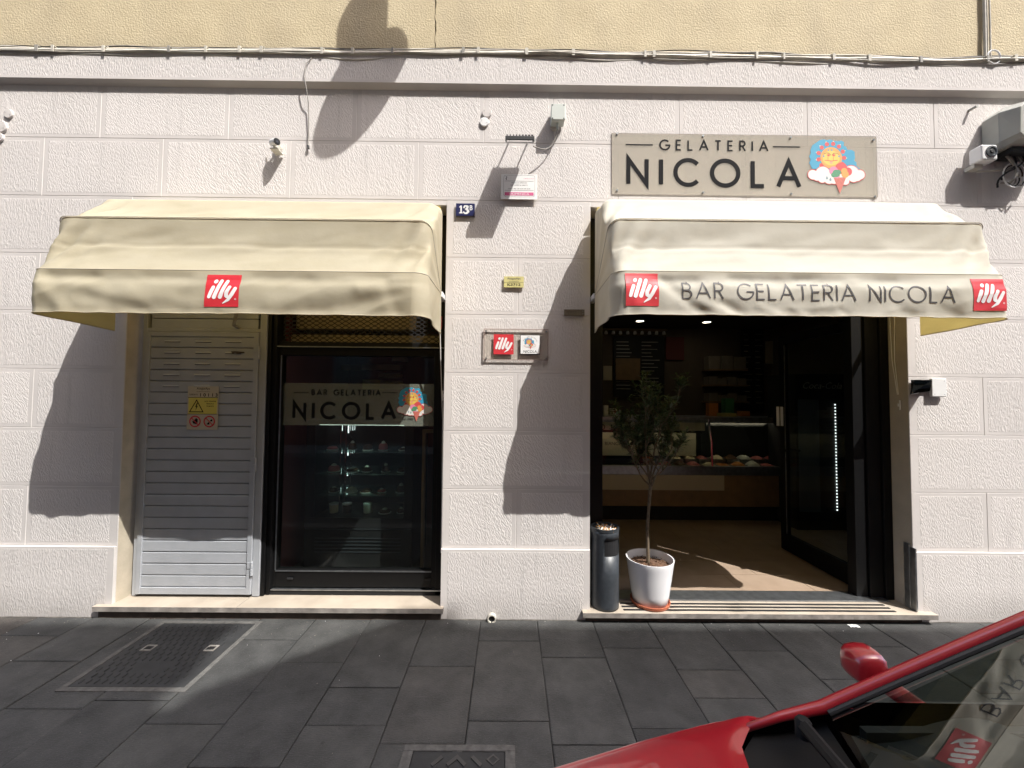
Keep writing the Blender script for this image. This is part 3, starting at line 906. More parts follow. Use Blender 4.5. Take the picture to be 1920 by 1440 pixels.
# ------------------------------------------------------------------ grey louvred service door
DY = .09
dx0, dx1 = at(258, 850, DY)[0], at(493, 850, DY)[0]
dz0, dz1 = .118, at(300, 622, DY)[1]
door = thing('louvred_door', 'grey painted steel louvred service door beside the dark shop window', 'door', ((dx0 + dx1) / 2, DY, .1))
mb = MB()
LX0, LX1 = dx0 + .035, dx1 - .055          # leaf
mb.box(dx0, LX0 - .003, DY, DY + .05, .10, 3.08)
mb.box(LX1 + .003, dx1, DY, DY + .05, .10, 3.08)
mb.box(LX0 - .003, LX1 + .003, DY + .002, DY + .05, dz1 + .003, dz1 + .03)
mb.build('door_frame', M_grey_metal, door, bevel=.003)
mb = MB()
st = .036
mb.box(LX0, LX0 + st, DY - .012, DY + .03, dz0, dz1)
mb.box(LX1 - st, LX1, DY - .012, DY + .03, dz0, dz1)
mb.box(LX0 + st, LX1 - st, DY - .010, DY + .03, dz1 - .036, dz1)
mb.box(LX0 + st, LX1 - st, DY - .010, DY + .03, dz0, dz0 + .05)
mb.build('leaf_frame', M_grey_metal, door, bevel=.002)
zs0, zs1 = dz0 + .05, dz1 - .036
NS = 22
sh = (zs1 - zs0) / NS


def slat_mb(vent):
    mb = MB()
    a, b = LX0 + st + .001, LX1 - st - .001
    z0, z1 = 0.0, sh
    y0 = DY
    prof = [(y0 + .012, z0 + .0005), (y0 - .001, z0 + .005), (y0 - .004, z0 + .010), (y0 - .004, z1 - .004), (y0 + .004, z1 - .0005), (y0 + .012, z1 - .0005)]
    for (ya, za), (yb, zb) in zip(prof, prof[1:]):
        mb.add([(a, ya, za), (b, ya, za), (b, yb, zb), (a, yb, zb)], [(0, 1, 2, 3)])
    if vent:
        w = b - a
        for k in (.13, .43, .72):
            c0, c1 = a + w * k, a + w * (k + .16)
            zz = sh * .52
            mb.add([(c0, y0 - .0042, zz + .012), (c1, y0 - .0042, zz + .012), (c1 - .006, y0 - .012, zz), (c0 + .006, y0 - .012, zz)], [(3, 2, 1, 0)])
            mb.add([(c0 + .004, y0 - .0115, zz - .0003), (c1 - .004, y0 - .0115, zz - .0003), (c1 - .004, y0 - .0046, zz - .003), (c0 + .004, y0 - .0046, zz - .003)], [(3, 2, 1, 0)], 1)
    return mb


protos = {}
for i in range(NS):
    v = i >= NS - 5
    if v not in protos:
        s = slat_mb(v).build('slat', [M_grey_metal, M_dark_gap], door)
        s.location.z = zs0 + i * sh
        protos[v] = (s, i)
    else:
        s0, i0 = protos[v]
        copy_obj(s0, dz=(i - i0) * sh)
dc = at(445, 660.5, DY - .013)
rd = random.Random(8)
dn_ = [(dc[0] + .075 * math.cos(a) * rd.uniform(.6, 1.2), dc[1] + .009 * math.sin(a) * rd.uniform(.4, 1.6)) for a in [2 * math.pi * k / 14 for k in range(14)]]
mb = MB(); mb.prism(dn_, DY - .0135, DY - .0125); mb.build('rust_hole', M_stepr, door)
mb = MB(); mb.box(dx0 + .002, dx1 - .002, DY + .051, DY + .06, .05, 3.09); mb.box(LX0 + .01, LX1 - .01, DY + .013, DY + .018, dz0, dz1); mb.build('backing', M_dark_gap, door)
mb = MB()
mb.box(LX0 + .02, LX1 - .02, DY + .012, DY + .03, dz1 + .032, dz1 + .105)
mb.box(LX0 + .02, LX1 - .02, DY + .012, DY + .03, dz1 + .111, dz1 + .19)
mb.box(LX0 + .02, LX1 - .02, DY + .012, DY + .03, dz1 + .196, 3.06)
mb.build('overpanel', M_grey_metal, door, bevel=.002)
for zz in (at(490, 662, DY)[1], at(490, 870, DY)[1], at(490, 1065, DY)[1]):
    mb = MB()
    mb.tube([(LX1 + .006, DY - .014, zz - .05), (LX1 + .006, DY - .014, zz + .0)], .011, 10)
    mb.tube([(LX1 + .006, DY - .014, zz + .002), (LX1 + .006, DY - .014, zz + .05)], .010, 10)
    mb.box(LX1 - .03, LX1 + .004, DY - .016, DY - .0125, zz - .0, zz + .045)
    mb.build('hinge', M_grey_metal, door, bevel=.001)
mb = MB()
c = at(440, 603, DY - .02)
mb.tube([(c[0] + .02, DY + .03, c[1] - .05), (c[0], DY - .03, c[1] - .03), (c[0] + .02, DY - .035, c[1] + .05), (c[0] + .03, DY - .035, c[1] + .6)], .013, 10)
mb.build('conduit', M_cable, door, smooth=True)

# warning plate on the louvred door
wp = thing('warning_plate', 'small high voltage warning plate on the grey louvred door', 'sign', (at(380, 765, DY)[0], DY, 1.5))
WY = DY - .008
x0, z1 = at(353, 724, WY); x1, z0 = at(408, 806, WY)
mb = MB(); mb.box(x0, x1, WY - .002, WY, z0, z1); mb.build('plate', M_cream, wp)
WW, WH = x1 - x0, z1 - z0
fx = lambda u: x0 + WW * u
fz = lambda v: z0 + WH * v
yy = WY - .002
mb = MB(); mb.box(fx(.04), fx(.96), yy - .0008, yy, fz(.365), fz(.735)); mb.build('yellow_panel', M_yell, wp)
mb = MB()
tri = lambda k: [(fx(.30) + k * (fx(.06) - fx(.30)), fz(.50) + k * (fz(.40) - fz(.50))), (fx(.30) + k * (fx(.54) - fx(.30)), fz(.50) + k * (fz(.40) - fz(.50))), (fx(.30), fz(.50) + k * (fz(.70) - fz(.50)))]
o, i_ = tri(1), tri(.80)
mb.add([(a, yy - .0012, b) for a, b in o] + [(a, yy - .0012, b) for a, b in i_], [(0, 1, 4, 3), (1, 2, 5, 4), (2, 0, 3, 5)])
bolt = [(.31, .62), (.26, .52), (.30, .53), (.27, .44), (.345, .545), (.305, .54), (.345, .62)]
mb.prism([(fx(a), fz(b)) for a, b in bolt], yy - .0014, yy - .0008)
for a0, a1, b0, b1 in ((.02, .98, .735, .745), (.02, .98, .355, .365)):
    mb.box(fx(a0), fx(a1), yy - .0012, yy, fz(b0), fz(b1))
mb.build('warning_triangle', M_letter, wp)
mb = MB()
for cu in (.27, .73):
    c = (fx(cu), fz(.19)); rr = WW * .185
    ringp = [(c[0] + rr * .9 * math.cos(2 * math.pi * k / 28), c[1] + rr * .9 * math.sin(2 * math.pi * k / 28)) for k in range(29)]
    L_, R_ = ribbon(ringp, rr * .22)
    m = len(L_)
    mb.add([(p.x, yy - .001, p.y) for p in L_ + R_], [(i, i + m, i + m + 1, i + 1) for i in range(m - 1)])
    L_, R_ = ribbon([(c[0] - rr * .6, c[1] + rr * .6), (c[0] + rr * .6, c[1] - rr * .6)], rr * .16)
    mb.add([(p.x, yy - .0016, p.y) for p in L_ + R_], [(0, 2, 3, 1)])
mb.build('prohibition_ring', M_red, wp)
mb = MB()
c = (fx(.28), fz(.19)); q = WW * .1
hand = [(-.6, -.7), (.5, -.9), (.75, -.2), (.75, .8), (.45, .75), (.4, 1.1), (.1, 1.1), (.0, .7), (-.25, .75), (-.3, .1), (-.8, .2), (-1, .0)]
mb.prism([(c[0] + a * q, c[1] + b * q) for a, b in hand], yy - .0013, yy - .0004)
mb.build('pictogram', M_letter, wp)
mb = MB()
c = (fx(.73), fz(.19))
for pl in ([(-.1, -.1), (-.9, -.9), (.0, -1.0), (.1, -.7)], [(.25, .4), (.9, .8), (1.0, .2), (.45, -.05)]):
    mb.prism([(c[0] + a * q, c[1] + b * q) for a, b in pl], yy - .0013, yy - .0004)
mb.build('pictogram', M_letter, wp)
text_mesh('AcegasAps', fx(.5), fz(.925), WH * .05, yy, wp, 'lettering', M_letter)
text_mesh('DISTRIBUZIONE ELETTRICA', fx(.5), fz(.868), WH * .018, yy, wp, 'lettering', M_letter)
text_mesh('CABINA N.', fx(.19), fz(.79), WH * .04, yy, wp, 'lettering', M_letter, width=WW * .28)
text_mesh('1 0 1 1 3', fx(.675), fz(.765), WH * .075, yy, wp, 'lettering', M_letter, bold=.0006, width=WW * .56)
for t_, b_ in (('ALTA TENSIONE', .64), ('PERICOLO', .585), ('DI MORTE', .53)):
    text_mesh(t_, fx(.74), fz(b_), WH * .026, yy - .0008, wp, 'lettering', M_letter, bold=.0002)

# ------------------------------------------------------------------ dark shop window
WYF = .13
shopwin = thing('shop_window', 'black framed shop window with frosted name band and cakes behind', 'window', (-1.2, WYF, .1))
wx0, wx1 = dx1 + .003, OL1 - .002
gx0, gx1 = at(528, 860, WYF + .04)[0], at(813, 860, WYF + .04)[0]
gz0, gz1 = at(660, 1066, WYF + .04)[1], at(660, 668, WYF + .04)[1]
tz = at(660, 652, WYF)[1]
mb = MB()
mb.box(wx0, wx0 + .028, WYF - .03, WYF + .10, .10, 3.08)
mb.box(wx0 + .031, wx0 + .062, WYF - .012, WYF + .10, .10, 3.08)
mb.box(wx0 + .065, gx0 - .045, WYF, WYF + .10, .10, tz - .002)
mb.box(gx1 + .035, wx1, WYF - .005, WYF + .10, .10, 3.08)
mb.build('frame_post', M_black, shopwin, bevel=.003)
mb = MB()
mb.box(gx0 - .045, gx0, WYF + .01, WYF + .07, .145, tz - .004)
mb.box(gx1, gx1 + .035, WYF + .01, WYF + .07, .145, tz - .004)
mb.box(gx0, gx1, WYF + .012, WYF + .07, gz1, tz - .004)
mb.box(gx0, gx1, WYF + .008, WYF + .07, .150, gz0)
mb.build('sash', M_black, shopwin, bevel=.003)
mb = MB()
b = .010
mb.box(gx0 - .002, gx1 + .002, WYF + .002, WYF + .012, gz0 - b, gz0 - .001)
mb.box(wx0 + .07, wx1 - .01, WYF - .012, WYF + .03, .133, .141)
mb.box(wx0 + .065, wx1 - .003, WYF - .014, WYF + .012, tz, tz + .008)
mb.box(gx0 - .008, gx0 - .001, WYF + .004, WYF + .012, gz0, gz1)
mb.build('metal_bead', M_steel, shopwin)
mb = MB(); mb.box(wx0 + .06, wx1, WYF - .005, WYF + .10, .0975, .131); mb.build('sill', M_blackm, shopwin, bevel=.002)
mb = MB()
for px in (538, 797):
    c = at(px, 1077, WYF)[0]
    mb.box(c, c + .045, WYF - .002, WYF + .010, .21, .222)
mb.build('drain_cap', M_blackm, shopwin, bevel=.002)
mb = MB(); mb.box(gx0 - .006, gx1 + .006, WYF + .035, WYF + .045, gz0 - .006, gz1 + .006); pane = mb.build('pane', M_glass, shopwin)
# transom with expanded-metal grille
mb = MB(); mb.box(wx0 + .065, wx1 - .003, WYF + .012, WYF + .07, tz + .002, tz + .045); mb.build('transom', M_black, shopwin, bevel=.003)
mb = MB()
gz, gt = tz + .045, 3.06
cw, chh = .058, .034
ncol = int((wx1 - wx0 - .09) / cw)
nrow = int((gt - gz) / chh)
for r_ in range(nrow):
    for c_ in range(ncol):
        xa = wx0 + .085 + c_ * cw; zb = gz + r_ * chh
        for s_ in (0, 1):
            pts = [(xa, zb + (chh / 2)), (xa + cw * .32, zb + (chh if s_ else 0) + (-.004 if s_ else .004)), (xa + cw * .68, zb + (chh if s_ else 0) + (-.004 if s_ else .004)), (xa + cw, zb + chh / 2)]
            L_, R_ = ribbon(pts, .006)
            mb.add([(p.x, WYF + .03, p.y) for p in L_ + R_], [(i, i + 4, i + 5, i + 1) for i in range(3)])
tag(mb.build('mesh_grille', M_blackm, shopwin), kind='stuff')
# frosted band with the name
bx0, bx1 = gx0 + .006, gx1 - .004
bz1 = at(660, 719, WYF + .035)[1]; bz0 = at(660, 798, WYF + .035)[1]
mb = MB(); mb.box(bx0, bx1, WYF + .0335, WYF + .0345, bz0, bz1); band = mb.build('frosted_band', M_film, shopwin)
fy = WYF + .033
mb = MB()
q0, q1 = at(584, 741, fy), at(714, 741, fy)
put_word(mb, 'BAR GELATERIA', (q0[0], q0[1]), (q1[0], q0[1]), .047, .0075, flat(fy), thick=.0008)
q2, q3 = at(548, 786, fy), at(743, 786, fy)
mb.build('lettering', M_letter, band)
mb = MB()
put_word(mb, 'NICOLA', (q2[0], q2[1]), (q3[0], q2[1]), .142, .024, flat(fy), thick=.0008)
mb.build('lettering', M_letter, band)
mb = MB()
for a, b_ in ((551, 579), (717, 745)):
    p0, p1 = at(a, 736, fy), at(b_, 736, fy)
    mb.box(p0[0], p1[0], fy - .0008, fy, p0[1] - .002, p0[1] + .002)
mb.build('rule_line', M_letter, band)
ec = at(779, 758, fy)
emblem(ec[0], ec[1], .275, flat(fy), band, EMB)
t_ = at(764, 788, fy)
text_mesh('dal 1985', t_[0], t_[1], .018, fy, band, 'lettering', M_letter)

# small framed notice behind the cords
c = at(824, 605, .10)
n_ = thing('notice', 'small red framed notice behind the awning cords by the shop window', 'notice', (c[0], .12, c[1]))
mb = MB(); mb.box(c[0] - .028, c[0] + .018, .10, .112, c[1] - .05, c[1] + .05); mb.build('frame', M_red, n_)
mb = MB(); mb.box(c[0] - .016, c[0] + .008, .097, .0995, c[1] - .03, c[1] + .03); mb.build('card', M_pyell, n_)

# ------------------------------------------------------------------ entrance frame and open door
EY = .15
ent = thing('entrance_frame', 'black metal entrance frame around the open doorway behind the right awning', 'door frame', ((OR0 + OR1) / 2, EY, .08))
mb = MB()
ex0 = at(1130, 760, EY)[0]
ex1 = at(1606, 900, EY)[0]
mb.box(OR0 + .003, ex0, EY, EY + .08, .078, 3.08)
mb.build('frame_post', M_black, ent, bevel=.003)
mb = MB()
mb.box(ex1, ex1 + .09, EY + .02, EY + .10, .078, 3.08)
mb.box(ex1 + .095, ex1 + .20, EY + .005, EY + .10, .078, 3.08)
mb.box(ex1 + .205, OR1 - .003, EY - .01, EY + .10, .078, 3.08)
mb.build('frame_post', M_black, ent, bevel=.003)
mb = MB(); mb.box(ex0 + .002, ex1 - .002, EY, EY + .08, 2.34, 2.42); mb.build('header', M_black, ent, bevel=.003)
mb = MB(); mb.box(ex0 + .002, ex1 - .002, EY + .03, EY + .04, 2.422, 3.06); mb.build('pane', M_glass, ent)

DXO = 2.86
gdoor = thing('glass_door', 'black framed glass door standing open into the ice cream shop', 'door', (DXO, EY + .1, .09))
d0, d1 = EY + .11, 1.14
mb = MB()
mb.box(DXO - .022, DXO + .022, d0, d0 + .085, .095, 2.30)
mb.box(DXO - .022, DXO + .022, d1 - .085, d1, .095, 2.30)
mb.box(DXO - .022, DXO + .022, d0 + .085, d1 - .085, 2.215, 2.30)
mb.box(DXO - .022, DXO + .022, d0 + .085, d1 - .085, .095, .26)
mb.build('leaf_frame', M_black, gdoor, bevel=.003)
mb = MB(); mb.box(DXO - .005, DXO + .005, d0 + .085, d1 - .085, .26, 2.215); mb.build('pane', M_glass, gdoor)
mb = MB(); mb.box(DXO - .026, DXO - .0225, d1 - .093, d1 - .083, .27, 2.2); mb.build('metal_bead', M_steel, gdoor)
mb = MB()
mb.tube([(DXO - .02, d1 - .04, 1.12), (DXO - .06, d1 - .04, 1.12), (DXO - .065, d1 - .16, 1.12)], .011, 10)
mb.tube([(DXO + .02, d1 - .04, 1.12), (DXO + .06, d1 - .04, 1.12), (DXO + .065, d1 - .16, 1.12)], .011, 10)
mb.lathe([(.026, 0), (.026, .006)], (DXO - .024, d1 - .04, 1.12), 14, axis='x')
mb.build('handle', M_blackm, gdoor, smooth=True)
mb = MB(); mb.box(DXO - .05, DXO - .0, d1 + .001, d1 + .004, 1.36, 1.56); mb.box(DXO - .0235, DXO - .0225, d1 - .06, d1 - .02, 1.36, 1.56); mb.build('pull_sticker', M_whitep, gdoor)
mb = MB(); mb.tube([(DXO - .03, d0 + .10, 2.30), (DXO - .03, d0 + .12, 2.335), (DXO - .25, d0 + .0, 2.36)], .012, 8); mb.build('door_closer', M_black, gdoor)
for zz in (.25, 1.2, 2.15):
    mb = MB(); mb.tube([(DXO - .01, d0 - .012, zz - .05), (DXO - .01, d0 - .012, zz + .05)], .011, 10); mb.build('hinge', M_steel, gdoor)

# ------------------------------------------------------------------ awnings
class Awning:
    PIV_Y = -.085

    def __init__(s, XL, XR, zp, hoops, zbot, folds, seed):
        s.XL, s.XR, s.zp, s.hoops, s.zbot, s.folds, s.seed = XL, XR, zp, hoops, zbot, folds, seed
        s.RC = .075

    def hoop(s, p, z, NA=8, NC=7, NF=110):
        """U-shaped hoop: up the left arm, round the corner, along the front, back down the right arm."""
        py = s.PIV_Y
        pts = []
        ay, az = -p - py, z - s.zp
        La = math.hypot(ay, az)
        rc = min(s.RC, La * .5)
        ey, ez = ay / La, az / La
        for i in range(NA):
            k = (La - rc) * i / NA
            pts.append((s.XL, py + ey * k, s.zp + ez * k))
        for i in range(NC):
            a = math.pi / 2 * i / NC
            k = La - rc + rc * math.sin(a)
            pts.append((s.XL + rc * (1 - math.cos(a)), py + ey * k, s.zp + ez * k))
        for i in range(NF + 1):
            pts.append((s.XL + rc + (s.XR - s.XL - 2 * rc) * i / NF, -p, z))
        for i in range(1, NC + 1):
            a = math.pi / 2 * (1 - i / NC)
            k = La - rc + rc * math.sin(a)
            pts.append((s.XR - rc * (1 - math.cos(a)), py + ey * k, s.zp + ez * k))
        for i in range(1, NA + 1):
            k = (La - rc) * (1 - i / NA)
            pts.append((s.XR, py + ey * k, s.zp + ez * k))
        return pts

    def disp(s, x, z):
        """Outward bulge of the hanging valance at (x, z)."""
        pf, zf = s.hoops[-1]
        t = min(1, max(0, (zf - z) / (zf - s.zbot)))
        u = (x - s.XL) / (s.XR - s.XL)
        d = 0
        for (u0, t0, u1, t1, w, a) in s.folds:
            ax, ay = u1 - u0, (t1 - t0) * .12
            px, py = u - u0, (t - t0) * .12
            k = max(0, min(1, (px * ax + py * ay) / (ax * ax + ay * ay + 1e-9)))
            dd = math.hypot(px - ax * k, py - ay * k)
            d += a * math.exp(-(dd / w) ** 2)
        n1 = noise.noise((x * 2.3 + s.seed, t * 1.1 + x * .8, s.seed))
        n2 = noise.noise((x * 6.5 - t * 1.6, t * 1.5, s.seed + 7))
        hem = noise.noise((x * 11, 3.3, s.seed)) * t * t
        env = min(1, t * 6)
        return env * (.36 * d + .008 * n1 + .003 * n2 + .010 * (.45 - abs(noise.noise((x * 3.6 + t * 1.9, t * 1.2 - x * .6, s.seed + 21)))) * min(1, t * 3) + .007 * hem + .010 * math.sin(math.pi * min(1, t * 1.1))) + .016 * t - .007 * math.exp(-((t - .2) / .12) ** 2)

    def vmap(s, x, z, o):
        pf, zf = s.hoops[-1]
        return (x, -pf - .006 - s.disp(x, z) - o, z)


def make_awning(A, label, cloth):
    aw = thing('shop_awning', label, 'awning', ((A.XL + A.XR) / 2, 0, A.zp), 'hooded cloth awnings over the two shop openings')
    paths = [A.hoop(p, z) for p, z in A.hoops]
    n = len(paths[0])
    mb = MB()
    NV = 26
    NA, NC = 8, 7
    rows_ = []
    for k in range(len(paths) - 1):
        for j in range(NV + (1 if k == len(paths) - 2 else 0)):
            v = j / NV
            r_ = []
            for i in range(n):
                a, b = Vector(paths[k][i]), Vector(paths[k + 1][i])
                p = a.lerp(b, v)
                sag = math.sin(math.pi * v)
                armd = min(1, min(i, n - 1 - i) / (NA + NC))          # 0 at the pivots
                piv = Vector((p.x, A.PIV_Y, A.zp))
                inw = (piv - p)
                if inw.length > 1e-4: inw.normalize()
                u = i / (n - 1)
                wr = noise.noise((p.x * 3.1 + A.seed * 3, v * 2.2 + k * 5 + p.x * .7, A.seed))
                wr2 = noise.noise((p.x * 9 + v * 3, v * 5 + k * 9, A.seed + 3))
                corner = max(0, 1 - abs(min(i, n - 1 - i) - (NA + NC)) / 16.0)
                amp = sag * armd * (.030 + .010 * wr + .004 * wr2) + sag * corner * .016 * math.sin(v * 9 + i * .8 + A.seed)
                if k == 0: amp *= .35
                if k == len(paths) - 2: amp += armd * (.0035 * math.exp(-((v - .46 - .02 * wr) / .03) ** 2) - .002 * math.exp(-((v - .54 - .02 * wr) / .04) ** 2))
                amp += armd * sag * .008 * (.45 - abs(noise.noise((p.x * 1.7 + v * 2.5, v * 1.4 + k * 3 + p.x * .4, A.seed + 31))))
                p = p + inw * amp
                # side panels: shallow pleats running to the pivot
                if min(i, n - 1 - i) < NA + 3:
                    side = -1 if i < n / 2 else 1
                    p.x += side * -.008 * math.sin((v + k) * 8 + A.seed) * sag * (min(i, n - 1 - i) / (NA + 3))
                r_.append(p)
            rows_.append(r_)
    m = len(rows_)
    mb.add([p for r_ in rows_ for p in r_], [(j * n + i, (j + 1) * n + i, (j + 1) * n + i + 1, j * n + i + 1) for j in range(m - 1) for i in range(n - 1)])
    mb.build('canopy', cloth, aw, smooth=True, angle=180)
    zt0 = A.hoops[0][1]
    mb = MB(); mb.grid(lambda u, v: (A.XL + .02 + (A.XR - A.XL - .04) * u, -.086 + .11 * v, zt0 - .004 + .03 * v - .012 * math.sin(math.pi * v)), 40, 4); mb.build('top_flap', cloth, aw, smooth=True)
    # hanging valance along the front hoop and both arms
    fp, fzz = A.hoops[-1]
    path = A.hoop(fp, fzz, NA=16, NC=7, NF=260)
    n = len(path)
    NT = 26
    mb = MB()
    vs = []
    for j in range(NT + 1):
        t = j / NT
        for i, (x, y, z) in enumerate(path):
            e = min(i, n - 1 - i) / 16.0
            zb = A.zbot - (.02 * (1 - e) if e < 1 else 0) + .004 * noise.noise((x * 8, 9, A.seed))
            zz = z + (zb - z) * t
            xx, yy = x, y
            if e >= 1:
                c = min(1, (min(i, n - 1 - i) - 16) / 7.0)
                d = A.disp(x, zz) + .006
                yy -= d * c
                side = -1 if i < n / 2 else 1
                xx += side * d * .5 * (1 - c)
            else:
                side = -1 if i < n / 2 else 1
                xx += side * t * (.010 * noise.noise((y * 9, t * 3, A.seed)) + .012 * math.sin(e * 5 + A.seed) + .006) * min(1, e * 2 + .1)
                yy = y * (1 - .0 * t)
            vs.append((xx, yy, zz))
    mb.add(vs, [(j * n + i, (j + 1) * n + i, (j + 1) * n + i + 1, j * n + i + 1) for j in range(NT) for i in range(n - 1)])
    val = mb.build('valance', cloth, aw, smooth=True, angle=180)
    hem = [Vector(v) + Vector((0, -.002, 0)) for v in vs[-n:]]
    mb = MB(); mb.tube(hem[::2] + [hem[-1]], .0035, 6); mb.build('hem', cloth, val, smooth=True)
    # piping over each hoop
    for k, (p, z) in enumerate(A.hoops[1:]):
        if k == 0: continue
        hp = [Vector(q) + Vector((0, -.004, .003)) for q in A.hoop(p, z, NF=40)]
        mb = MB(); mb.tube(hp, .0026, 6); mb.build('piping', M_pipe, aw, smooth=True)
    for k, (p, z) in enumerate(A.hoops[1:]):
        hp = [Vector(q) + (Vector((0, .016, -.012))) for q in A.hoop(p, z, NF=6)]
        hp = [Vector((max(A.XL + .018, min(A.XR - .018, q.x)), q.y, q.z)) for q in hp]
        mb = MB(); mb.tube(hp, .010, 8); mb.build('hoop', M_white, aw, smooth=True)
    for x, sd in ((A.XL, -1), (A.XR, 1)):
        mb = MB()
        mb.box(x - .012 if sd < 0 else x - .022, x + .022 if sd < 0 else x + .012, -.095, .06, A.zp - .02, A.zp + .02)
        mb.lathe([(.016, 0), (.016, .012)], (x - .012 * (sd > 0), -.085, A.zp), 12, axis='x')
        mb.build('pivot_bracket', M_white, aw, bevel=.003)
    return aw, val


foldL = [(.06, .12, .16, .16, .020, -.020), (.30, .10, .40, .14, .018, -.018), (.58, .12, .70, .14, .022, -.016),
         (.10, .30, .30, .75, .022, .018), (.16, .62, .30, .92, .018, -.014), (.26, .45, .44, .85, .020, .012), (.0, .05, .10, .9, .020, .022),
         (.62, .80, .82, .35, .024, .016), (.72, .95, .93, .55, .018, -.016), (.84, .4, .98, .05, .020, .020), (.90, .2, .93, .95, .016, -.014), (.50, .92, .56, .98, .012, .008)]
foldR = [(.12, .20, .20, .24, .016, -.018), (.30, .14, .40, .20, .020, -.022), (.46, .13, .56, .17, .020, -.020), (.62, .12, .70, .14, .016, -.012),
         (.13, .30, .22, .95, .016, -.026), (.20, .70, .28, .96, .014, .020), (.27, .74, .32, .98, .012, -.016), (.36, .80, .40, .98, .012, .012),
         (.44, .82, .47, .99, .010, .008), (.56, .85, .58, 1, .010, -.008), (.70, .75, .74, .98, .016, -.012), (.82, .80, .86, .96, .014, -.012), (.85, .3, .98, .1, .020, .016), (.0, .1, .07, .9, .020, .014)]
AL = Awning(-2.893, -.512, 2.385, [(.09, 3.055), (.225, 3.0), (.488, 2.748), (.60, 2.375)], 2.112, foldL, 2.7)
AR = Awning(.622, 3.035, 2.385, [(.09, 3.06), (.262, 3.02), (.508, 2.765), (.60, 2.400)], 2.135, foldR, 5.9)
awL, vaL = make_awning(AL, 'weathered cream hood awning with one red logo over the shop window', M_fabL)
awR, vaR = make_awning(AR, 'clean cream hood awning lettered with the bar name over the open entrance', M_fabR)


def valance_logo(A, val, p0, p1, skew=0):
    a = at(*p0, -.612); b = at(*p1, -.612)
    mb = MB()
    script_logo(mb, a[0], b[1], b[0] - a[0], a[1] - b[1], A.vmap, .0022, 0, 1, skew)
    return mb.build('printed_logo', [M_red, M_whitep], val)


valance_logo(AL, vaL, (389, 515), (451.5, 577))
valance_logo(AR, vaR, (1172, 512), (1234, 575))
valance_logo(AR, vaR, (1818, 523), (1882, 584), .0)
mb = MB()
q0, q1 = at(1278, 561.5, -.612), at(1786, 570.5, -.612)
put_word(mb, 'BAR GELATERIA NICOLA', q0, q1, .105, .0088, AR.vmap, thick=.002, step=.012, space=.36)
mb.build('lettering', M_ink, vaR)

# ------------------------------------------------------------------ acrylic fascia sign
sg = thing('fascia_sign', 'long clear acrylic sign with black shop name and sun badge above the right awning', 'sign', (1.8, 0, 3.2))
SY = -.0082
a = at(1147, 248, SY); b = at(1646, 371, SY)
sx0, sz1 = a; sx1, sz0 = b
sz1 = (at(1147, 248, SY)[1] + at(1647, 257, SY)[1]) / 2; sz0 = (at(1147, 362, SY)[1] + at(1647, 372, SY)[1]) / 2
mb = MB(); mb.box(sx0, sx1, SY, SY + .002, sz0, sz1); mb.build('acrylic_panel', M_acryl, sg)
mb = MB()
for a, b in (((sx0, sx1), (sz0, sz0 + .003)), ((sx0, sx1), (sz1 - .003, sz1)), ((sx0, sx0 + .003), (sz0 + .003, sz1 - .003)), ((sx1 - .003, sx1), (sz0 + .003, sz1 - .003))):
    mb.box(a[0], a[1], SY - .0006, SY + .0026, b[0], b[1])
mb.build('panel_edge', pm('acrylic_edge', (.34, .30, .26), .3), sg)
for px, py in ((1157, 251), (1318, 255), (1482, 258), (1637, 263), (1157, 357), (1318, 361), (1483, 364), (1640, 369)):
    c = at(px, py, SY)
    mb = MB(); mb.tube([(c[0], SY - .006, c[1]), (c[0], -.004, c[1])], .0075, 10); mb.build('spacer', M_steel, sg)
mb = MB()
q0, q1 = at(1174, 348.5, SY), at(1503, 354.5, SY)
put_word(mb, 'NICOLA', q0, q1, .228, .033, flat(SY), thick=.0006)
mb.build('lettering', M_letter, sg)
mb = MB()
q0, q1 = at(1236, 282, SY), at(1441, 285, SY)
put_word(mb, 'GELATERIA', q0, q1, .087, .0125, flat(SY), thick=.0006)
mb.build('lettering', M_letter, sg)
mb = MB()
for a, b in (((1173, 271), (1224, 272)), ((1449, 275), (1500, 276))):
    p, q = at(*a, SY), at(*b, SY)
    mb.box(p[0], q[0], SY - .001, SY, p[1] - .005, p[1] + .004)
mb.build('rule_line', M_letter, sg)
c = at(1569.5, 312, SY)
emblem(c[0], c[1], .435, lambda x, z, o: (x, SY - .0004 - o * .5, z), sg, EMB)

# ------------------------------------------------------------------ plates on the pier
def plate(name, label, cat, p0, p1, y0, y1, mat, part='plate', bevel=0):
    x0, z1 = at(*p0, y0); x1, z0 = at(*p1, y0)
    t = thing(name, label, cat, ((x0 + x1) / 2, 0, (z0 + z1) / 2))
    mb = MB(); mb.box(x0, x1, y0, y1, z0, z1); mb.build(part, mat, t, bevel=bevel)
    return t, x0, x1, z0, z1


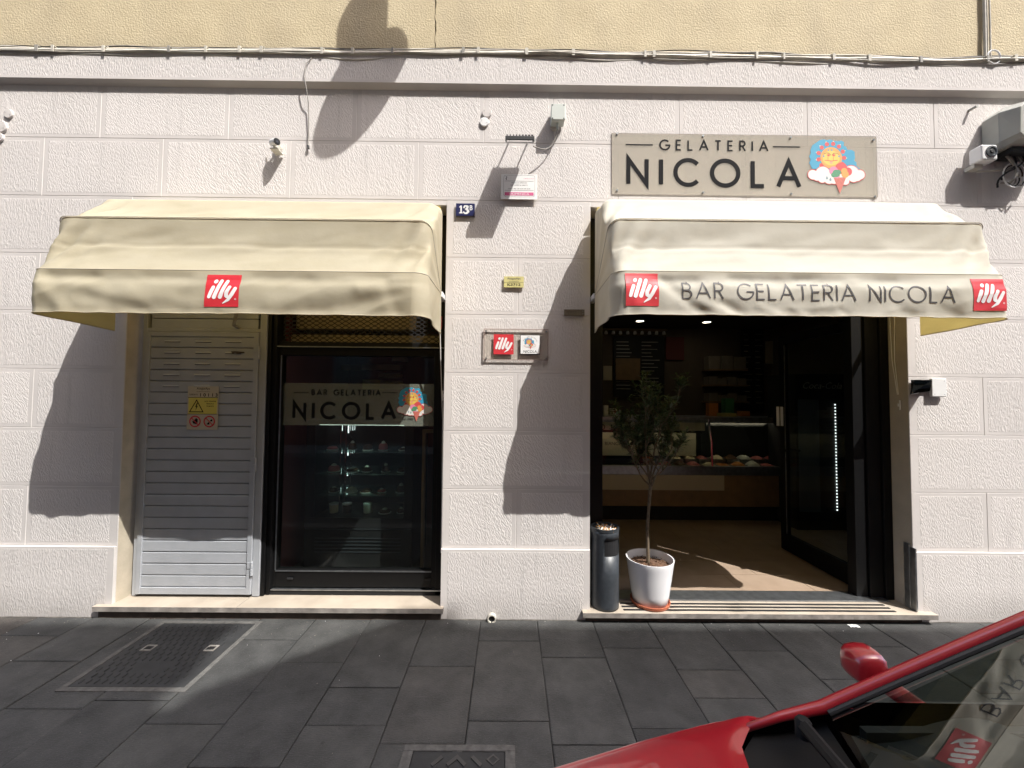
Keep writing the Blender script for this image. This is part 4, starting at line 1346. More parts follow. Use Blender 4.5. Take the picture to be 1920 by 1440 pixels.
t, x0, x1, z0, z1 = plate('house_number_plate', 'dark blue enamel house number plate 13 B beside the left awning', 'sign', (855, 381), (890, 405), -.020, -.011, M_navy, bevel=.002)
y = -.020
h = (z1 - z0)
mb = MB()
f = flat(y)
k = lambda u, v: (x0 + (x1 - x0) * u, z0 + h * v)
mb.prism([k(.17, .20), k(.36, .20), k(.36, .27), k(.315, .29), k(.315, .82), k(.25, .82), k(.17, .70), k(.175, .65), k(.235, .69), k(.235, .29), k(.17, .27)], y - .001, y)
three = [(.43, .66), (.46, .78), (.54, .79), (.62, .74), (.60, .60), (.50, .53), (.62, .47), (.66, .34), (.58, .22), (.48, .20), (.41, .30)]
blob(mb, [k(a, b) for a, b in three], [.0055, .006, .006, .009, .0085, .005, .008, .0095, .008, .006, .0055], f, .0012, n=3)
mb.build('numeral', M_whitep, t)
text_mesh('B', *k(.80, .46), h * .40, y, t, 'letter', M_whitep, bold=.0006, width=(x1 - x0) * .15)
mb = MB(); mb.box(x0 - .001, x1 + .001, -.017, -.0105, z0 - .007, z0 + .001); mb.build('rusty_edge', M_stepr, t)

t, x0, x1, z0, z1 = plate('opening_hours_notice', 'white opening hours notice with pink band under the small floodlight', 'notice', (938, 325), (1009, 375), -.024, -.016, M_acryl2)
w, h = x1 - x0, z1 - z0
k = lambda u, v: (x0 + w * u, z0 + h * v)
y = -.0245
mb = MB(); mb.box(x0 + w * .02, x1 - w * .02, y - .0004, y, z0 + h * .02, z1 - h * .02); mb.build('paper', M_whitep, t)
y -= .0006
mb = MB(); mb.box(x0 + w * .12, x1 - w * .12, y - .0005, y, z0 + h * .16, z0 + h * .28); mb.build('pink_band', M_pink, t)
mb = MB()
for v in (.705, .35):
    mb.box(x0 + w * .12, x1 - w * .12, y - .0005, y, z0 + h * v, z0 + h * (v + .008))
ring = [k(.10 + .0, .16)] + [k(.09, v) for v in (.2, .5, .84)] + [k(.11, .91), k(.15, .93), k(.85, .93), k(.90, .90), k(.91, .84), k(.91, .2), k(.89, .13), k(.85, .11), k(.15, .11), k(.10, .16)]
L_, R_ = ribbon(ring, .0014); m = len(L_)
mb.add([(p.x, y - .0004, p.y) for p in L_ + R_], [(i, i + m, i + m + 1, i + 1) for i in range(m - 1)])
blob(mb, [k(.165, .76), k(.15, .80), k(.17, .83)], .003, flat(y), .0005, n=2)
blob(mb, [k(.15, .87), k(.18, .865)], .002, flat(y), .0005, n=2)
mb.build('ruled_lines', M_ink, t)
text_mesh('DOMENICA', *k(.5, .185), h * .068, y - .0005, t, 'lettering', M_whitep, width=w * .52)
for s_, v in (('ORARIO DI APERTURA', .62), ('DAL LUNEDI AL SABATO', .535), ('DALLE ORE 7.00 ALLE ORE 20.00', .40)):
    text_mesh(s_, *k(.5, v), h * .042, y, t, 'lettering', M_ink)
text_mesh('COMUNE DI TRIESTE', *k(.75, .79), h * .03, y, t, 'lettering', M_pink)

t, x0, x1, z0, z1 = plate('meter_plate', 'small pale yellow utility plate numbered K3712 on the pier', 'sign', (945, 518), (982, 539), -.019, -.0115, M_pyell)
w, h = x1 - x0, z1 - z0
k = lambda u, v: (x0 + w * u, z0 + h * v)
text_mesh('AcegasAps', *k(.5, .72), h * .2, -.0192, t, 'lettering', M_ink)
text_mesh('K3712', *k(.5, .14), h * .23, -.0192, t, 'lettering', M_letter, bold=.0004, width=w * .66)
text_mesh('GAS DISTRIBUZIONE', *k(.5, .50), h * .07, -.0192, t, 'lettering', M_ink)
mb = MB(); mb.box(x0, x1, -.0196, -.019, z0 + h * .44, z0 + h * .46); mb.build('ruled_line', M_ink, t)

t, x0, x1, z0, z1 = plate('bell_plate', 'little tarnished metal name plate in the awning shadow on the pier', 'sign', (1058, 580), (1096, 592), -.018, -.0115, M_brass)
text_mesh('CITOFONO', (x0 + x1) / 2 - .02, z0 + .024, .010, -.0182, t, 'lettering', M_ink)
mb = MB(); mb.lathe([(.004, 0), (.004, .003)], (x1 - .012, -.018, z0 + .014), 8, axis='y'); mb.lathe([(.004, 0), (.004, .003)], (x1 - .012, -.018, z1 - .012), 8, axis='y'); mb.build('screw', M_steel, t)

t, x0, x1, z0, z1 = plate('acrylic_plaque', 'clear acrylic plaque with red coffee logo and shop badge on the pier', 'sign', (907, 616), (1028, 676), -.018, -.014, M_acryl2, 'acrylic_panel')
mb = MB()
e = .006
for a, b in (((x0, x1), (z0, z0 + e)), ((x0, x1), (z1 - e, z1)), ((x0, x0 + e), (z0 + e, z1 - e)), ((x1 - e, x1), (z0 + e, z1 - e))):
    mb.box(a[0], a[1], -.0188, -.0130, b[0], b[1])
mb.build('panel_edge', pm('acrylic_edge_pink', (.36, .28, .25), .35), t)
for px, py in ((911, 620), (1025, 621), (911, 671), (1025, 672)):
    c = at(px, py, -.036); mb = MB(); mb.tube([(c[0], -.025, c[1]), (c[0], -.006, c[1])], .006, 10); mb.build('spacer', M_steel, t)
a, b = at(925.5, 626, -.037), at(963, 664, -.037)
mb = MB(); script_logo(mb, a[0], b[1], b[0] - a[0], a[1] - b[1], flat(-.0185), .0012); mb.build('printed_logo', [M_red, M_whitep], t)
a, b = at(975.5, 627, -.037), at(1013, 664, -.037)
mb = MB(); mb.box(a[0], b[0], -.0205, -.0182, b[1], a[1]); mb.build('badge_edge', M_letter, t, bevel=.001)
mb = MB(); mb.box(a[0] + .004, b[0] - .004, -.0215, -.0206, b[1] + .004, a[1] - .004); bd = mb.build('badge', M_whitep, t)
emblem((a[0] + b[0]) / 2, (a[1] + b[1]) / 2 + .006, .088, lambda x, z, o: (x, -.0216 - o * .35, z), bd, EMB)
text_mesh('NICOLA', (a[0] + b[0]) / 2, b[1] + .011, .020, -.0217, bd, 'lettering', M_letter, width=.10)
for i, ch in enumerate('BAR GELATERIA'):
    an = R(155 - 130 * i / 12)
    text_mesh(ch, (a[0] + b[0]) / 2 + .055 * math.cos(an), (a[1] + b[1]) / 2 + .004 + .050 * math.sin(an), .0085, -.0217, bd, 'letter', M_ink) if ch != ' ' else None

# ------------------------------------------------------------------ fittings on the wall
def cctv(label, px, py, body_dir, L=.085, r=.024):
    c = at(px, py, -.085)
    t = thing('security_camera', label, 'camera', (c[0], 0, c[1]), 'white security cameras on the facade')
    d = Vector(body_dir).normalized()
    p = Vector((c[0], -.085, c[1]))
    mb = MB()
    n = 20
    mb.tube([p - d * L * .55, p - d * L * .5, p - d * L * .3, p + d * L * .35, p + d * L * .5], [r * .55, r * .8, r, r * 1.02, r * 1.0], n)
    mb.build('camera_body', M_white, t, smooth=True)
    mb = MB()
    mb.tube([p + d * (L * .5 + .0005), p + d * (L * .5 + .004)], r * .96, n)
    face = mb.build('camera_face', M_blackm, t)
    mb = MB(); mb.tube([p + d * (L * .5 + .0045), p + d * (L * .5 + .0065)], [r * .45, r * .38], 14); mb.build('lens', pm('lens_glass', (.02, .02, .025), .08), face)
    mb = MB()
    mb.box(c[0] - .03, c[0] + .03, -.09, -.012, c[1] - .052, c[1] - .042)
    mb.tube([(c[0], -.07, c[1] - .044), p - d * .01 - Vector((0, 0, .018))], .008, 8)
    mb.lathe([(.030, 0), (.030, .014)], (c[0] - .012, -.011, c[1] - .0), 16, axis='y')
    mb.tube([(c[0] - .012, -.02, c[1]), p - d * L * .45], .009, 8)
    mb.build('bracket', pm('bracket_paint', (.56, .54, .47), .5), t, bevel=.001)
    mb = MB()
    q = p - d * L * .52
    for s_ in (-1, 1):
        mb.tube([q + Vector((0, 0, .01 * s_)), q - d * .022 + Vector((-.004, 0, .012 * s_ + .006)), q - d * .03 + Vector((-.004, 0, .006))], .0035, 6)
    mb.build('antenna', M_white, t)
    return t


cctv('white bullet security camera above the left awning', 514, 267, (.80, -.55, -.22))
# square camera at the right
c = at(1845, 292, -.09)
t = thing('security_camera', 'white box security camera beside the grey meter cabinet', 'camera', (c[0], 0, c[1]), 'white security cameras on the facade')
mb = MB(); mb.box(c[0] - .065, c[0] + .055, -.13, -.045, c[1] - .055, c[1] + .062); mb.build('camera_body', M_white, t, bevel=.012, seg=3)
mb = MB(); mb.lathe([(.042, 0), (.042, .006), (.030, .008), (.028, .004)], (c[0] + .005, -.131, c[1] + .006), 24, axis='y'); face = mb.build('camera_face', M_bin, t, smooth=True)
mb = MB(); mb.lathe([(.016, 0), (.012, .003)], (c[0] + .005, -.1365, c[1] + .006), 16, axis='y'); mb.build('lens', M_blackm, face)
mb = MB(); mb.box(c[0] - .06, c[0] + .01, -.075, -.012, c[1] - .085, c[1] - .056); mb.tube([(c[0] - .02, -.03, c[1] - .07), (c[0] - .02, -.06, c[1])], .016, 10); mb.build('bracket', MATS['bracket_paint'], t, bevel=.003)

# junction box with cable to the floodlight
c0 = at(1034, 197, -.085); c1 = at(1059, 226, -.085)
t = thing('junction_box', 'pale grey square junction box on the wall feeding the small floodlight', 'junction box', ((c0[0] + c1[0]) / 2, 0, c1[1]))
M_jb = pm('pale_grey_plastic', (.50, .53, .49), .5)
mb = MB(); mb.box(c0[0], c1[0], -.085, -.012, c1[1], c0[1]); mb.build('box_body', M_jb, t, bevel=.006)
mb = MB(); mb.box(c0[0] - .003, c1[0] + .003, -.097, -.086, c1[1] - .002, c0[1] + .003); lid = mb.build('lid', M_jb, t, bevel=.004)
mb = MB()
for x in (c0[0] + .008, c1[0] - .008):
    for z in (c0[1] - .008, c1[1] + .008):
        mb.lathe([(.005, 0), (.004, .002)], (x, -.097, z), 8, axis='y')
mb.build('screw', M_blackm, lid)
mx = (c0[0] + c1[0]) / 2
mb = MB(); mb.tube([(mx, -.055, c1[1]), (mx, -.055, c1[1] - .05)], .010, 10); mb.build('cable_gland', M_jb, t)
fl0 = at(948, 271, -.12); fl1 = at(1000, 271, -.12)
mb = MB()
pA = Vector((mx, -.055, c1[1] - .05)); pB = Vector((fl1[0], -.10, fl1[1]))
mb.tube([pA.lerp(pB, i / 14) + Vector((.03 * math.sin(math.pi * i / 14), .03 * math.sin(math.pi * i / 14), -.055 * math.sin(math.pi * i / 14))) for i in range(15)], .0045, 7)
mb.build('cable', M_cable, t, smooth=True)
# floodlight
t = thing('floodlight', 'small black flat floodlight on a wire bracket above the opening hours notice', 'lamp', ((fl0[0] + fl1[0]) / 2, 0, fl0[1]))
xa, xb = fl0[0], fl1[0]
SLP = .70                                     # the flat head leans, its back edge higher than its front
zf_ = fl0[1] - .02
tp = lambda x, s_, t_: (x, -.09 - s_ * .82, zf_ + .09 - s_ * .82 * SLP + t_)


def plate_mb(mb, x0, x1, s0, s1, t0, t1):
    mb.add([tp(x0, s1, t0), tp(x1, s1, t0), tp(x1, s0, t0), tp(x0, s0, t0), tp(x0, s1, t1), tp(x1, s1, t1), tp(x1, s0, t1), tp(x0, s0, t1)],
           [(0, 3, 2, 1), (4, 5, 6, 7), (0, 1, 5, 4), (1, 2, 6, 5), (2, 3, 7, 6), (3, 0, 4, 7)])


mb = MB(); plate_mb(mb, xa, xb, 0, .21, -.008, .018)
for i in range(9):
    x = xa + .012 + (xb - xa - .024) * i / 8
    plate_mb(mb, x - .004, x + .004, .0, .205, .0185, .029)
mb.build('housing', M_blackm, t, bevel=.002)
mb = MB(); plate_mb(mb, xa + .012, xb - .012, .01, .20, -.014, -.009); mb.build('lens', M_jb, t)
mb = MB(); plate_mb(mb, xa + .004, xb - .004, .196, .212, -.030, -.024); plate_mb(mb, xa, xa + .010, .10, .212, -.024, -.009); plate_mb(mb, xb - .010, xb, .10, .212, -.024, -.009)
mb.build('front_frame', M_blackm, t)
mb = MB()
for x in (xa + .03, xb - .03):
    mb.tube([tp(x, .03, 0), (x, -.012, zf_ + .13)], .006, 6)
mb.build('bracket', M_cable, t)

# round blanking plates
def disc(label, px, py, r, y=-.007, mat=None, d=.012):
    c = at(px, py, y)
    t = thing('cover_plate', label, 'cover plate', (c[0], 0, c[1]), 'round blanking plates on the facade')
    mb = MB(); mb.lathe([(r, -d + .003), (r, .004), (r * .93, .009), (0.0001, .0095)], (c[0], y, c[1]), 28, axis='y'); pl = mb.build('disc', mat or M_wall, t, smooth=True)
    mb = MB()
    for s_ in (-1, 1):
        mb.lathe([(.0035, 0), (.003, .0015)], (c[0] + s_ * r * .55, y - .0094, c[1] - s_ * r * .3), 8, axis='y')
    mb.build('screw', M_steel, pl)


disc('upper of the two round plates left of the junction box, painted like the wall', 913, 212, .037)
disc('lower of the two round plates left of the junction box, bare white', 908.5, 229, .036, mat=M_white)
disc('round plate half hidden behind the junction box cable', 1039, 237, .033, mat=pm('beige_plastic', (.5, .47, .42), .6))
disc('highest of the round plates stacked at the left edge of the facade', 17, 214, .034)
disc('middle of the round plates stacked at the left edge of the facade', 3, 238, .046)
disc('lowest of the round plates stacked at the left edge of the facade', -1, 258, .036)

# meter cabinet
c0 = at(1866, 203, -.10); c1 = at(1905, 282, -.10)
t = thing('meter_cabinet', 'grey moulded electrical cabinet at the right edge with loose cables below', 'electrical cabinet', (c0[0] + .2, 0, c1[1]))
M_cab = pm('aged_grey_plastic', (.38, .38, .34), .55, var=.12, vscale=10)
X0, X1, Z0, Z1 = c0[0], c0[0] + .42, c1[1], c0[1]
mb = MB()
poly = [(X0, Z0 + .05), (X0 + .02, Z0), (X1, Z0), (X1, Z1), (X0 + .06, Z1), (X0, Z1 - .05)]
mb.prism(poly, -.12, -.011); mb.build('cabinet_back', M_cab, t, bevel=.006)
mb = MB()
pin = [(X0 + .05, Z0 + .07), (X0 + .08, Z0 + .04), (X1 - .02, Z0 + .04), (X1 - .02, Z1 - .02), (X0 + .10, Z1 - .02), (X0 + .06, Z1 - .06)]
n = len(poly)
mb.add([(x, -.121, z) for x, z in poly] + [(x, -.20, z) for x, z in pin], [(i, (i + 1) % n, (i + 1) % n + n, i + n) for i in range(n)] + [tuple(range(n, 2 * n))])
mb.build('cabinet_cover', M_cab, t, recalc=True, bevel=.004)
mb = MB(); mb.box(X0 + .115, X1 - .05, -.206, -.2005, Z0 + .13, Z1 - .035); mb.build('label_panel', M_jb, t)
mb = MB(); mb.box(X0 + .09, X1 - .06, -.2045, -.2005, Z0 + .055, Z0 + .115); mb.build('vent_slot', M_dark_gap, t)
mb = MB(); mb.box(X0 + .06, X1, -.14, -.02, Z0 - .035, Z0 - .001); mb.build('cable_entry', M_blackm, t)
# cables below the cabinet
t = thing('loose_cables', 'tangle of loose grey cables hanging below the grey meter cabinet', 'cables', (X0 + .15, 0, Z0 - .2))
rc = random.Random(11)
for k in range(7):
    mb = MB()
    sx = X0 + .09 + .03 * k
    ex, ez = X0 + .06 + rc.uniform(-.02, .22), Z0 - .16 - rc.uniform(0, .12)
    p0, p3 = Vector((sx, -.08, Z0 - .02)), Vector((ex, -.05, ez))
    p1, p2 = p0 + Vector((rc.uniform(-.05, .1), -.03, -.15)), p3 + Vector((rc.uniform(-.1, .1), -.05, rc.uniform(-.05, .1)))
    pts = []
    for i in range(13):
        u = i / 12
        pts.append(p0 * (1 - u) ** 3 + p1 * 3 * u * (1 - u) ** 2 + p2 * 3 * u * u * (1 - u) + p3 * u ** 3)
    mb.tube(pts, rc.choice((.004, .006, .009)), 7)
    mb.build('cable', rc.choice((M_cable, M_white, M_blackm)), t, smooth=True)
for k in range(3):
    mb = MB()
    cx, cz, r_ = X0 + .17, Z0 - .17, .062 + .014 * k
    mb.tube([(cx + r_ * 1.1 * math.cos(a * .3), -.04 - .01 * k - .02 * math.sin(a * .2), cz + r_ * math.sin(a * .3)) for a in range(22)], .0045, 7)
    mb.build('cable_loop', (M_cable, M_blackm, M_white)[k], t, smooth=True)
mb = MB()
a = at(1826, 321, -.03)
mb.tube([(a[0], -.02, a[1]), ((a[0] + X0) / 2, -.035, a[1] - .005), (X0 + .15, -.06, a[1] - .006)], .005, 7)
mb.build('cable', M_cablew, t, smooth=True)
# peg
a = at(1832, 199, -.05); b = at(1817, 207, -.006)
mb = MB(); mb.tube([(b[0], -.003, b[1]), (a[0], -.05, a[1])], .010, 10)
tag(mb.build('wall_peg', M_cab, smooth=True), 'short grey metal peg sticking out of the wall left of the meter cabinet', 'peg')

# socket box with smoked flap
c0 = at(1747, 709, -.035); c1 = at(1776, 744, -.035)
t = thing('socket_box', 'white square socket box with dark smoked flap right of the entrance', 'socket box', ((c0[0] + c1[0]) / 2, 0, c1[1]))
mb = MB(); mb.box(c0[0], c1[0], -.035, -.012, c1[1], c0[1]); mb.build('box_body', M_white, t, bevel=.006, seg=3)
mb = MB()
for x, z in ((c1[0] - .018, c0[1] - .02), (c1[0] - .018, c1[1] + .02), (c0[0] + .02, c1[1] + .02)):
    mb.lathe([(.004, 0), (.003, .001)], (x, -.035, z), 8, axis='y')
mb.build('screw', M_steel, t)
mb = MB()
q = [at(1719, 712, -.045), at(1752, 712, -.045), at(1744, 733, -.075), at(1708, 739, -.075)]
mb.add([(q[0][0], -.03, q[0][1]), (q[1][0], -.03, q[1][1]), (q[2][0], -.075, q[2][1]), (q[3][0], -.075, q[3][1]),
        (q[0][0], -.022, q[0][1]), (q[1][0], -.022, q[1][1]), (q[2][0], -.067, q[2][1] - .004), (q[3][0], -.067, q[3][1] - .004)],
       [(3, 2, 1, 0), (4, 5, 6, 7), (0, 1, 5, 4), (1, 2, 6, 5), (2, 3, 7, 6), (3, 0, 4, 7)])
mb.build('flap', M_smoke, t)
mb = MB(); mb.box(q[0][0] - .01, q[1][0], -.02, -.012, q[2][1] + .0, q[0][1]); mb.build('socket_plate', M_trim, t)

# ------------------------------------------------------------------ cables along the frieze
cb = thing('cable_bundle', 'bundle of painted cables and conduit clipped along the wall under the yellow plaster', 'cables', (0, 0, 4.27))
rc = random.Random(21)


def run(pts, r, mat, n=7, name='cable'):
    mb = MB(); mb.tube(pts, r, n); return mb.build(name, mat, cb, smooth=True)


def zline(px):                       # height of the bundle read off the facade at a few stations
    st = [(0, 95), (200, 97), (480, 98), (640, 101), (900, 100), (1200, 106), (1400, 109), (1600, 113), (1760, 118), (1920, 113)]
    for (a, ya), (b, yb) in zip(st, st[1:]):
        if a <= px <= b: return ya + (yb - ya) * (px - a) / (b - a)
    return st[0][1] if px < 0 else st[-1][1]


for k, (dz, r, y, amp, mat) in enumerate(((0, .0185, -.034, .002, M_cablew), (.026, .0085, -.020, .006, M_cablew), (.033, .005, -.016, .007, M_cable), (-.026, .0065, -.034, .008, M_cablew), (.010, .0055, -.048, .006, M_cablew), (.041, .0035, -.012, .005, M_blackm))):
    pts = []
    for i in range(0, 141):
        px = -420 + i * 20
        x, z = at(px, zline(px), y)
        sagw = abs(math.sin(x * 1.9 + k * 1.3)) * amp * (1.6 if k else .8)
        pts.append((x, y - .004 * k * abs(noise.noise((x * 1.2, k, 5))) + .008 * noise.noise((x * 2, k, 1)), z + dz - sagw + amp * noise.noise((x * 2.1 + k * 9, k * 3.7, 0)) * 3))
    run(pts, r, mat)
# swollen wrapped section
pts = []
for i in range(20):
    px = 1590 + i * 10
    x, z = at(px, zline(px), -.03)
    pts.append((x, -.034, z + .002))
run(pts, [.014 + .010 * math.sin(math.pi * i / 19) for i in range(20)], M_cablew, 10, 'sleeve')
for i in range(25):
    px = -30 + i * 80 + rc.uniform(-38, 38)
    x, z = at(px, zline(px), -.03)
    mb = MB()
    w = rc.uniform(.006, .012)
    mb.box(x - w, x + w, -.060, -.055, z - .026, z + .024)
    mb.box(x - w, x + w, -.055, .001, z + .020, z + .024)
    if rc.random() < .35: mb.tube([(x, -.02, z + .02), (x + .004, -.03, z + .045)], .005, 6)
    mb.build('cable_clip', rc.choice((M_cablew, M_cablew, M_cable)), cb)
# branch going up at the right
for px, r in ((1846, .010), (1856, .006), (1851, .005)):
    a = at(px, 108, -.016); b = at(px - 2, -30, -.016)
    run([(a[0], -.02, a[1]), ((a[0] + b[0]) / 2 + .004, -.016, (a[1] + b[1]) / 2), (b[0], -.016, b[1]), (b[0], -.016, b[1] + 3)], r, M_cablew)
a = at(1862, 108, -.045)
run([(a[0] + .05 * math.cos(t * .5), -.05, a[1] + .055 * math.sin(t * .5)) for t in range(14)], .006, M_white, 7, 'cable_loop')
# dangling wire
a = at(600, 107, -.03)
pts = [at(600, 107, -.03), at(585, 108, -.04), at(575, 120, -.05), at(571.5, 145, -.05), at(576, 168, -.045), at(578.5, 195, -.03), at(578.5, 240, -.02), at(577, 275, -.02)]
mb = MB(); mb.tube([(x, y, z) for (x, z), y in zip(pts, (-.03, -.04, -.055, -.06, -.058, -.03, -.018, -.017))], .0042, 7)
t = thing('dangling_wire', 'thin grey wire hanging loose from the cable bundle right of the left camera', 'wire', (pts[-1][0], 0, pts[-1][1]))
mb.build('wire', M_cable, t, smooth=True)
mb = MB(); mb.tube([(pts[-1][0], -.017, pts[-1][1] + .01), (pts[-1][0] + .006, -.020, pts[-1][1] - .014)], .008, 8); mb.build('wire_end', M_blackm, t)

# cords of the awnings
def cord(label, paths, cleat, mat=M_whitep):
    t = thing('awning_cord', label, 'cord', paths[0][-1], 'pull cords of the awnings')
    for p in paths:
        mb = MB(); mb.tube(p, .0032, 6); mb.build('rope', mat, t, smooth=True)
    mb = MB()
    x, y, z = cleat
    mb.box(x - .006, x + .006, y - .012, y, z - .012, z + .012)
    mb.tube([(x, y - .014, z - .038), (x, y - .016, z), (x, y - .014, z + .038)], .006, 8)
    mb.build('cleat', M_white, t, bevel=.001)


xr = OL1 - .012
cord('pair of white awning cords hanging beside the dark shop window', [[(AL.XR - .02, -.03, 2.30), (xr - .02, .03, 1.9), (xr - .004, .06, 1.45), (xr, .06, .9), (xr, .06, .45)], [(AL.XR - .03, -.02, 2.25), (xr - .022, .04, 1.9), (xr - .012, .06, 1.6)]], (xr - .004, .06, 1.64))
xr = OR1 - .012
cord('pair of cream awning cords tied to a cleat on the right reveal of the entrance', [[(xr, .115, 2.34), (xr, .105, 1.95), (xr, .07, 1.68)], [(xr, .075, 2.34), (xr, .085, 1.95), (xr, .062, 1.68)]], (xr, .066, 1.60))
mb = MB(); mb.box(OR1 - .012, OR1 - .002, .012, .055, .08, .56); mb.box(OR1 - .012, OR1 + .0, -.03, .010, .08, .54)
tag(mb.build('corner_guard', M_steel, bevel=.002), 'short metal corner guard at the foot of the right entrance jamb', 'corner guard')
# drain spout at the foot of the pier
c = at(922, 1164, -.05)
t = thing('drain_spout', 'small round drain spout at the foot of the pier between the openings', 'drain', (c[0], -.03, .02))
mb = MB(); mb.lathe([(.031, -.05), (.031, .010), (.024, .010), (.023, -.04)], (c[0], -.045, .022), 20, axis='y'); mb.build('pipe', M_cablew, t, smooth=True)
mb = MB(); mb.lathe([(.023, 0), (.0001, .0005)], (c[0], -.042, .022), 16, axis='y'); mb.build('bore', M_dark_gap, t)

# ------------------------------------------------------------------ ash bin
bc = (.728, .045)
t = thing('ash_bin', 'slim anthracite litter bin with sand ashtray top beside the potted tree', 'litter bin', (bc[0], bc[1], .078))
mb = MB()
rb, zb0, zb1 = .104, .080, .665
n = 48
zs = [zb0, zb0 + .02, .30, .475, .59, .62, zb1]
for j in range(len(zs) - 1):
    for i in range(n):
        a0, a1 = 2 * math.pi * i / n, 2 * math.pi * (i + 1) / n
        mid = (a0 + a1) / 2
        dev = abs((mid - R(298) + math.pi) % (2 * math.pi) - math.pi)
        if j == 3 and dev < R(42): continue
        if j == 2 and dev < R(42) and False: continue
        mb.add([(bc[0] + rb * math.cos(a), bc[1] + rb * math.sin(a), z) for a, z in ((a0, zs[j]), (a1, zs[j]), (a1, zs[j + 1]), (a0, zs[j + 1]))], [(0, 1, 2, 3)])
bm_faces = mb
o = mb.build('shell', M_bin, t, smooth=True, weld=.0001, recalc=True)
sm = o.modifiers.new('solid', 'SOLIDIFY'); sm.thickness = .003; sm.offset = -1
mb = MB(); mb.lathe([(rb + .002, zb1 - .02), (rb + .0025, zb1), (rb - .008, zb1), (rb - .009, zb1 - .03)], (bc[0], bc[1], 0), n); mb.build('rim', M_bin, t, smooth=True)
mb = MB(); mb.lathe([(rb - .006, zb0), (rb - .0055, .60), (.0001, .60)], (bc[0], bc[1], 0), 32); mb.build('liner', M_blackm, t)
mb = MB(); mb.lathe([(rb - .0045, .47), (.0001, .5)], (bc[0], bc[1], 0), 24); mb.build('bag', pm('lime_bag', (.28, .33, .06), .5), t)
mb = MB()
mb.grid(lambda u, v: (bc[0] + (rb - .010) * u * math.cos(2 * math.pi * v), bc[1] + (rb - .010) * u * math.sin(2 * math.pi * v), .643 + .006 * noise.noise((u * 6, math.cos(6.283 * v) * 3, math.sin(6.283 * v) * 3)) + .006 * (1 - u)), 8, 32)
mb.build('sand', M_sand, t)
mb = MB()
rc = random.Random(4)
for k in range(46):
    r_, a = rb * .82 * math.sqrt(rc.random()), rc.uniform(0, 6.28)
    x, y = bc[0] + r_ * math.cos(a), bc[1] + r_ * math.sin(a)
    d = Vector((rc.uniform(-1, 1), rc.uniform(-1, 1), rc.uniform(0, .7))).normalized()
    p = Vector((x, y, .647)); L = .028
    mb.tube([p, p + d * L * .7], .0042, 6, 0); mb.tube([p + d * L * .7, p + d * L], .0043, 6, 1)
tag(mb.build('cigarette_butts', [M_whitep, pm('cork_tip', (.55, .27, .08), .8)], t), kind='stuff')

# ------------------------------------------------------------------ potted tree
pc = (1.085, .088)
PZ = .078
tree = thing('potted_tree', 'slender leafy tree in a white round pot on the entrance step', 'potted tree', (pc[0], pc[1], PZ))
mb = MB(); mb.lathe([(.128, .002), (.142, .006), (.146, .026), (.141, .027), (.137, .012), (.0001, .010)], (pc[0], pc[1], PZ), 40); mb.build('saucer', M_terra, tree, smooth=True)
mb = MB()
PH = .335
prof = [(.118, .012), (.126, .016), (.140, .09), (.156, .20), (.170, .30), (.176, PH), (.1755, PH + .004), (.168, PH + .003), (.164, PH - .02), (.156, PH - .07)]
mb.lathe(prof, (pc[0], pc[1], PZ), 56); mb.build('pot', M_pot, tree, smooth=True, angle=70)
mb = MB()
mb.grid(lambda u, v: (pc[0] + .158 * u * math.cos(2 * math.pi * v), pc[1] + .158 * u * math.sin(2 * math.pi * v), PZ + PH - .055 + .018 * (1 - u) + .012 * noise.noise((u * 9, math.cos(6.283 * v) * 4, math.sin(6.283 * v) * 4))), 10, 36)
for k in range(150):
    r_, a = .15 * math.sqrt(rc.random()), rc.uniform(0, 6.28)
    x, y, z = pc[0] + r_ * math.cos(a), pc[1] + r_ * math.sin(a), PZ + PH - .045 + .012 * (1 - r_ / .15)
    s_ = rc.uniform(.005, .013)
    q = [Vector((rc.uniform(-1, 1), rc.uniform(-1, 1), rc.uniform(-.4, .8))) * s_ for _ in range(4)]
    mb.add([Vector((x, y, z)) + w for w in q], [(0, 1, 2), (0, 2, 3), (0, 3, 1), (1, 3, 2)])
tag(mb.build('soil', M_soil, tree), kind='stuff')
mb = MB()
T0 = Vector((pc[0] - .012, pc[1], PZ + PH - .06))
spine = [T0, T0 + Vector((-.003, .0, .12)), T0 + Vector((-.004, .005, .28)), T0 + Vector((.004, .0, .42)), T0 + Vector((.016, .0, .56)), T0 + Vector((.022, .0, .68))]
mb.tube(spine, [.0145, .0125, .0115, .0105, .011, .0095], 10)
rt = random.Random(12)
tips = []


def branch(p, d, L, r, depth):
    pts = [p]
    k = 5
    for i in range(k):
        d = (d + Vector((rt.uniform(-.22, .22), rt.uniform(-.22, .22), rt.uniform(-.02, .22)))).normalized()
        p = p + d * (L / k)
        pts.append(p)
        if depth < 3 and i >= 1 and rt.random() < (.75 if depth < 2 else .6):
            sd = (d + Vector((rt.uniform(-1, 1), rt.uniform(-1, 1), rt.uniform(-.3, .6))) * .9).normalized()
            branch(p, sd, L * rt.uniform(.5, .72), r * .6, depth + 1)
    mb.tube(pts, [r * (1 - .12 * i) for i in range(len(pts))], 6 if depth > 0 else 8)
    tips.append((pts[-1], d, depth)); tips.append((pts[-2], d, depth)); tips.append((pts[-3], d, depth))


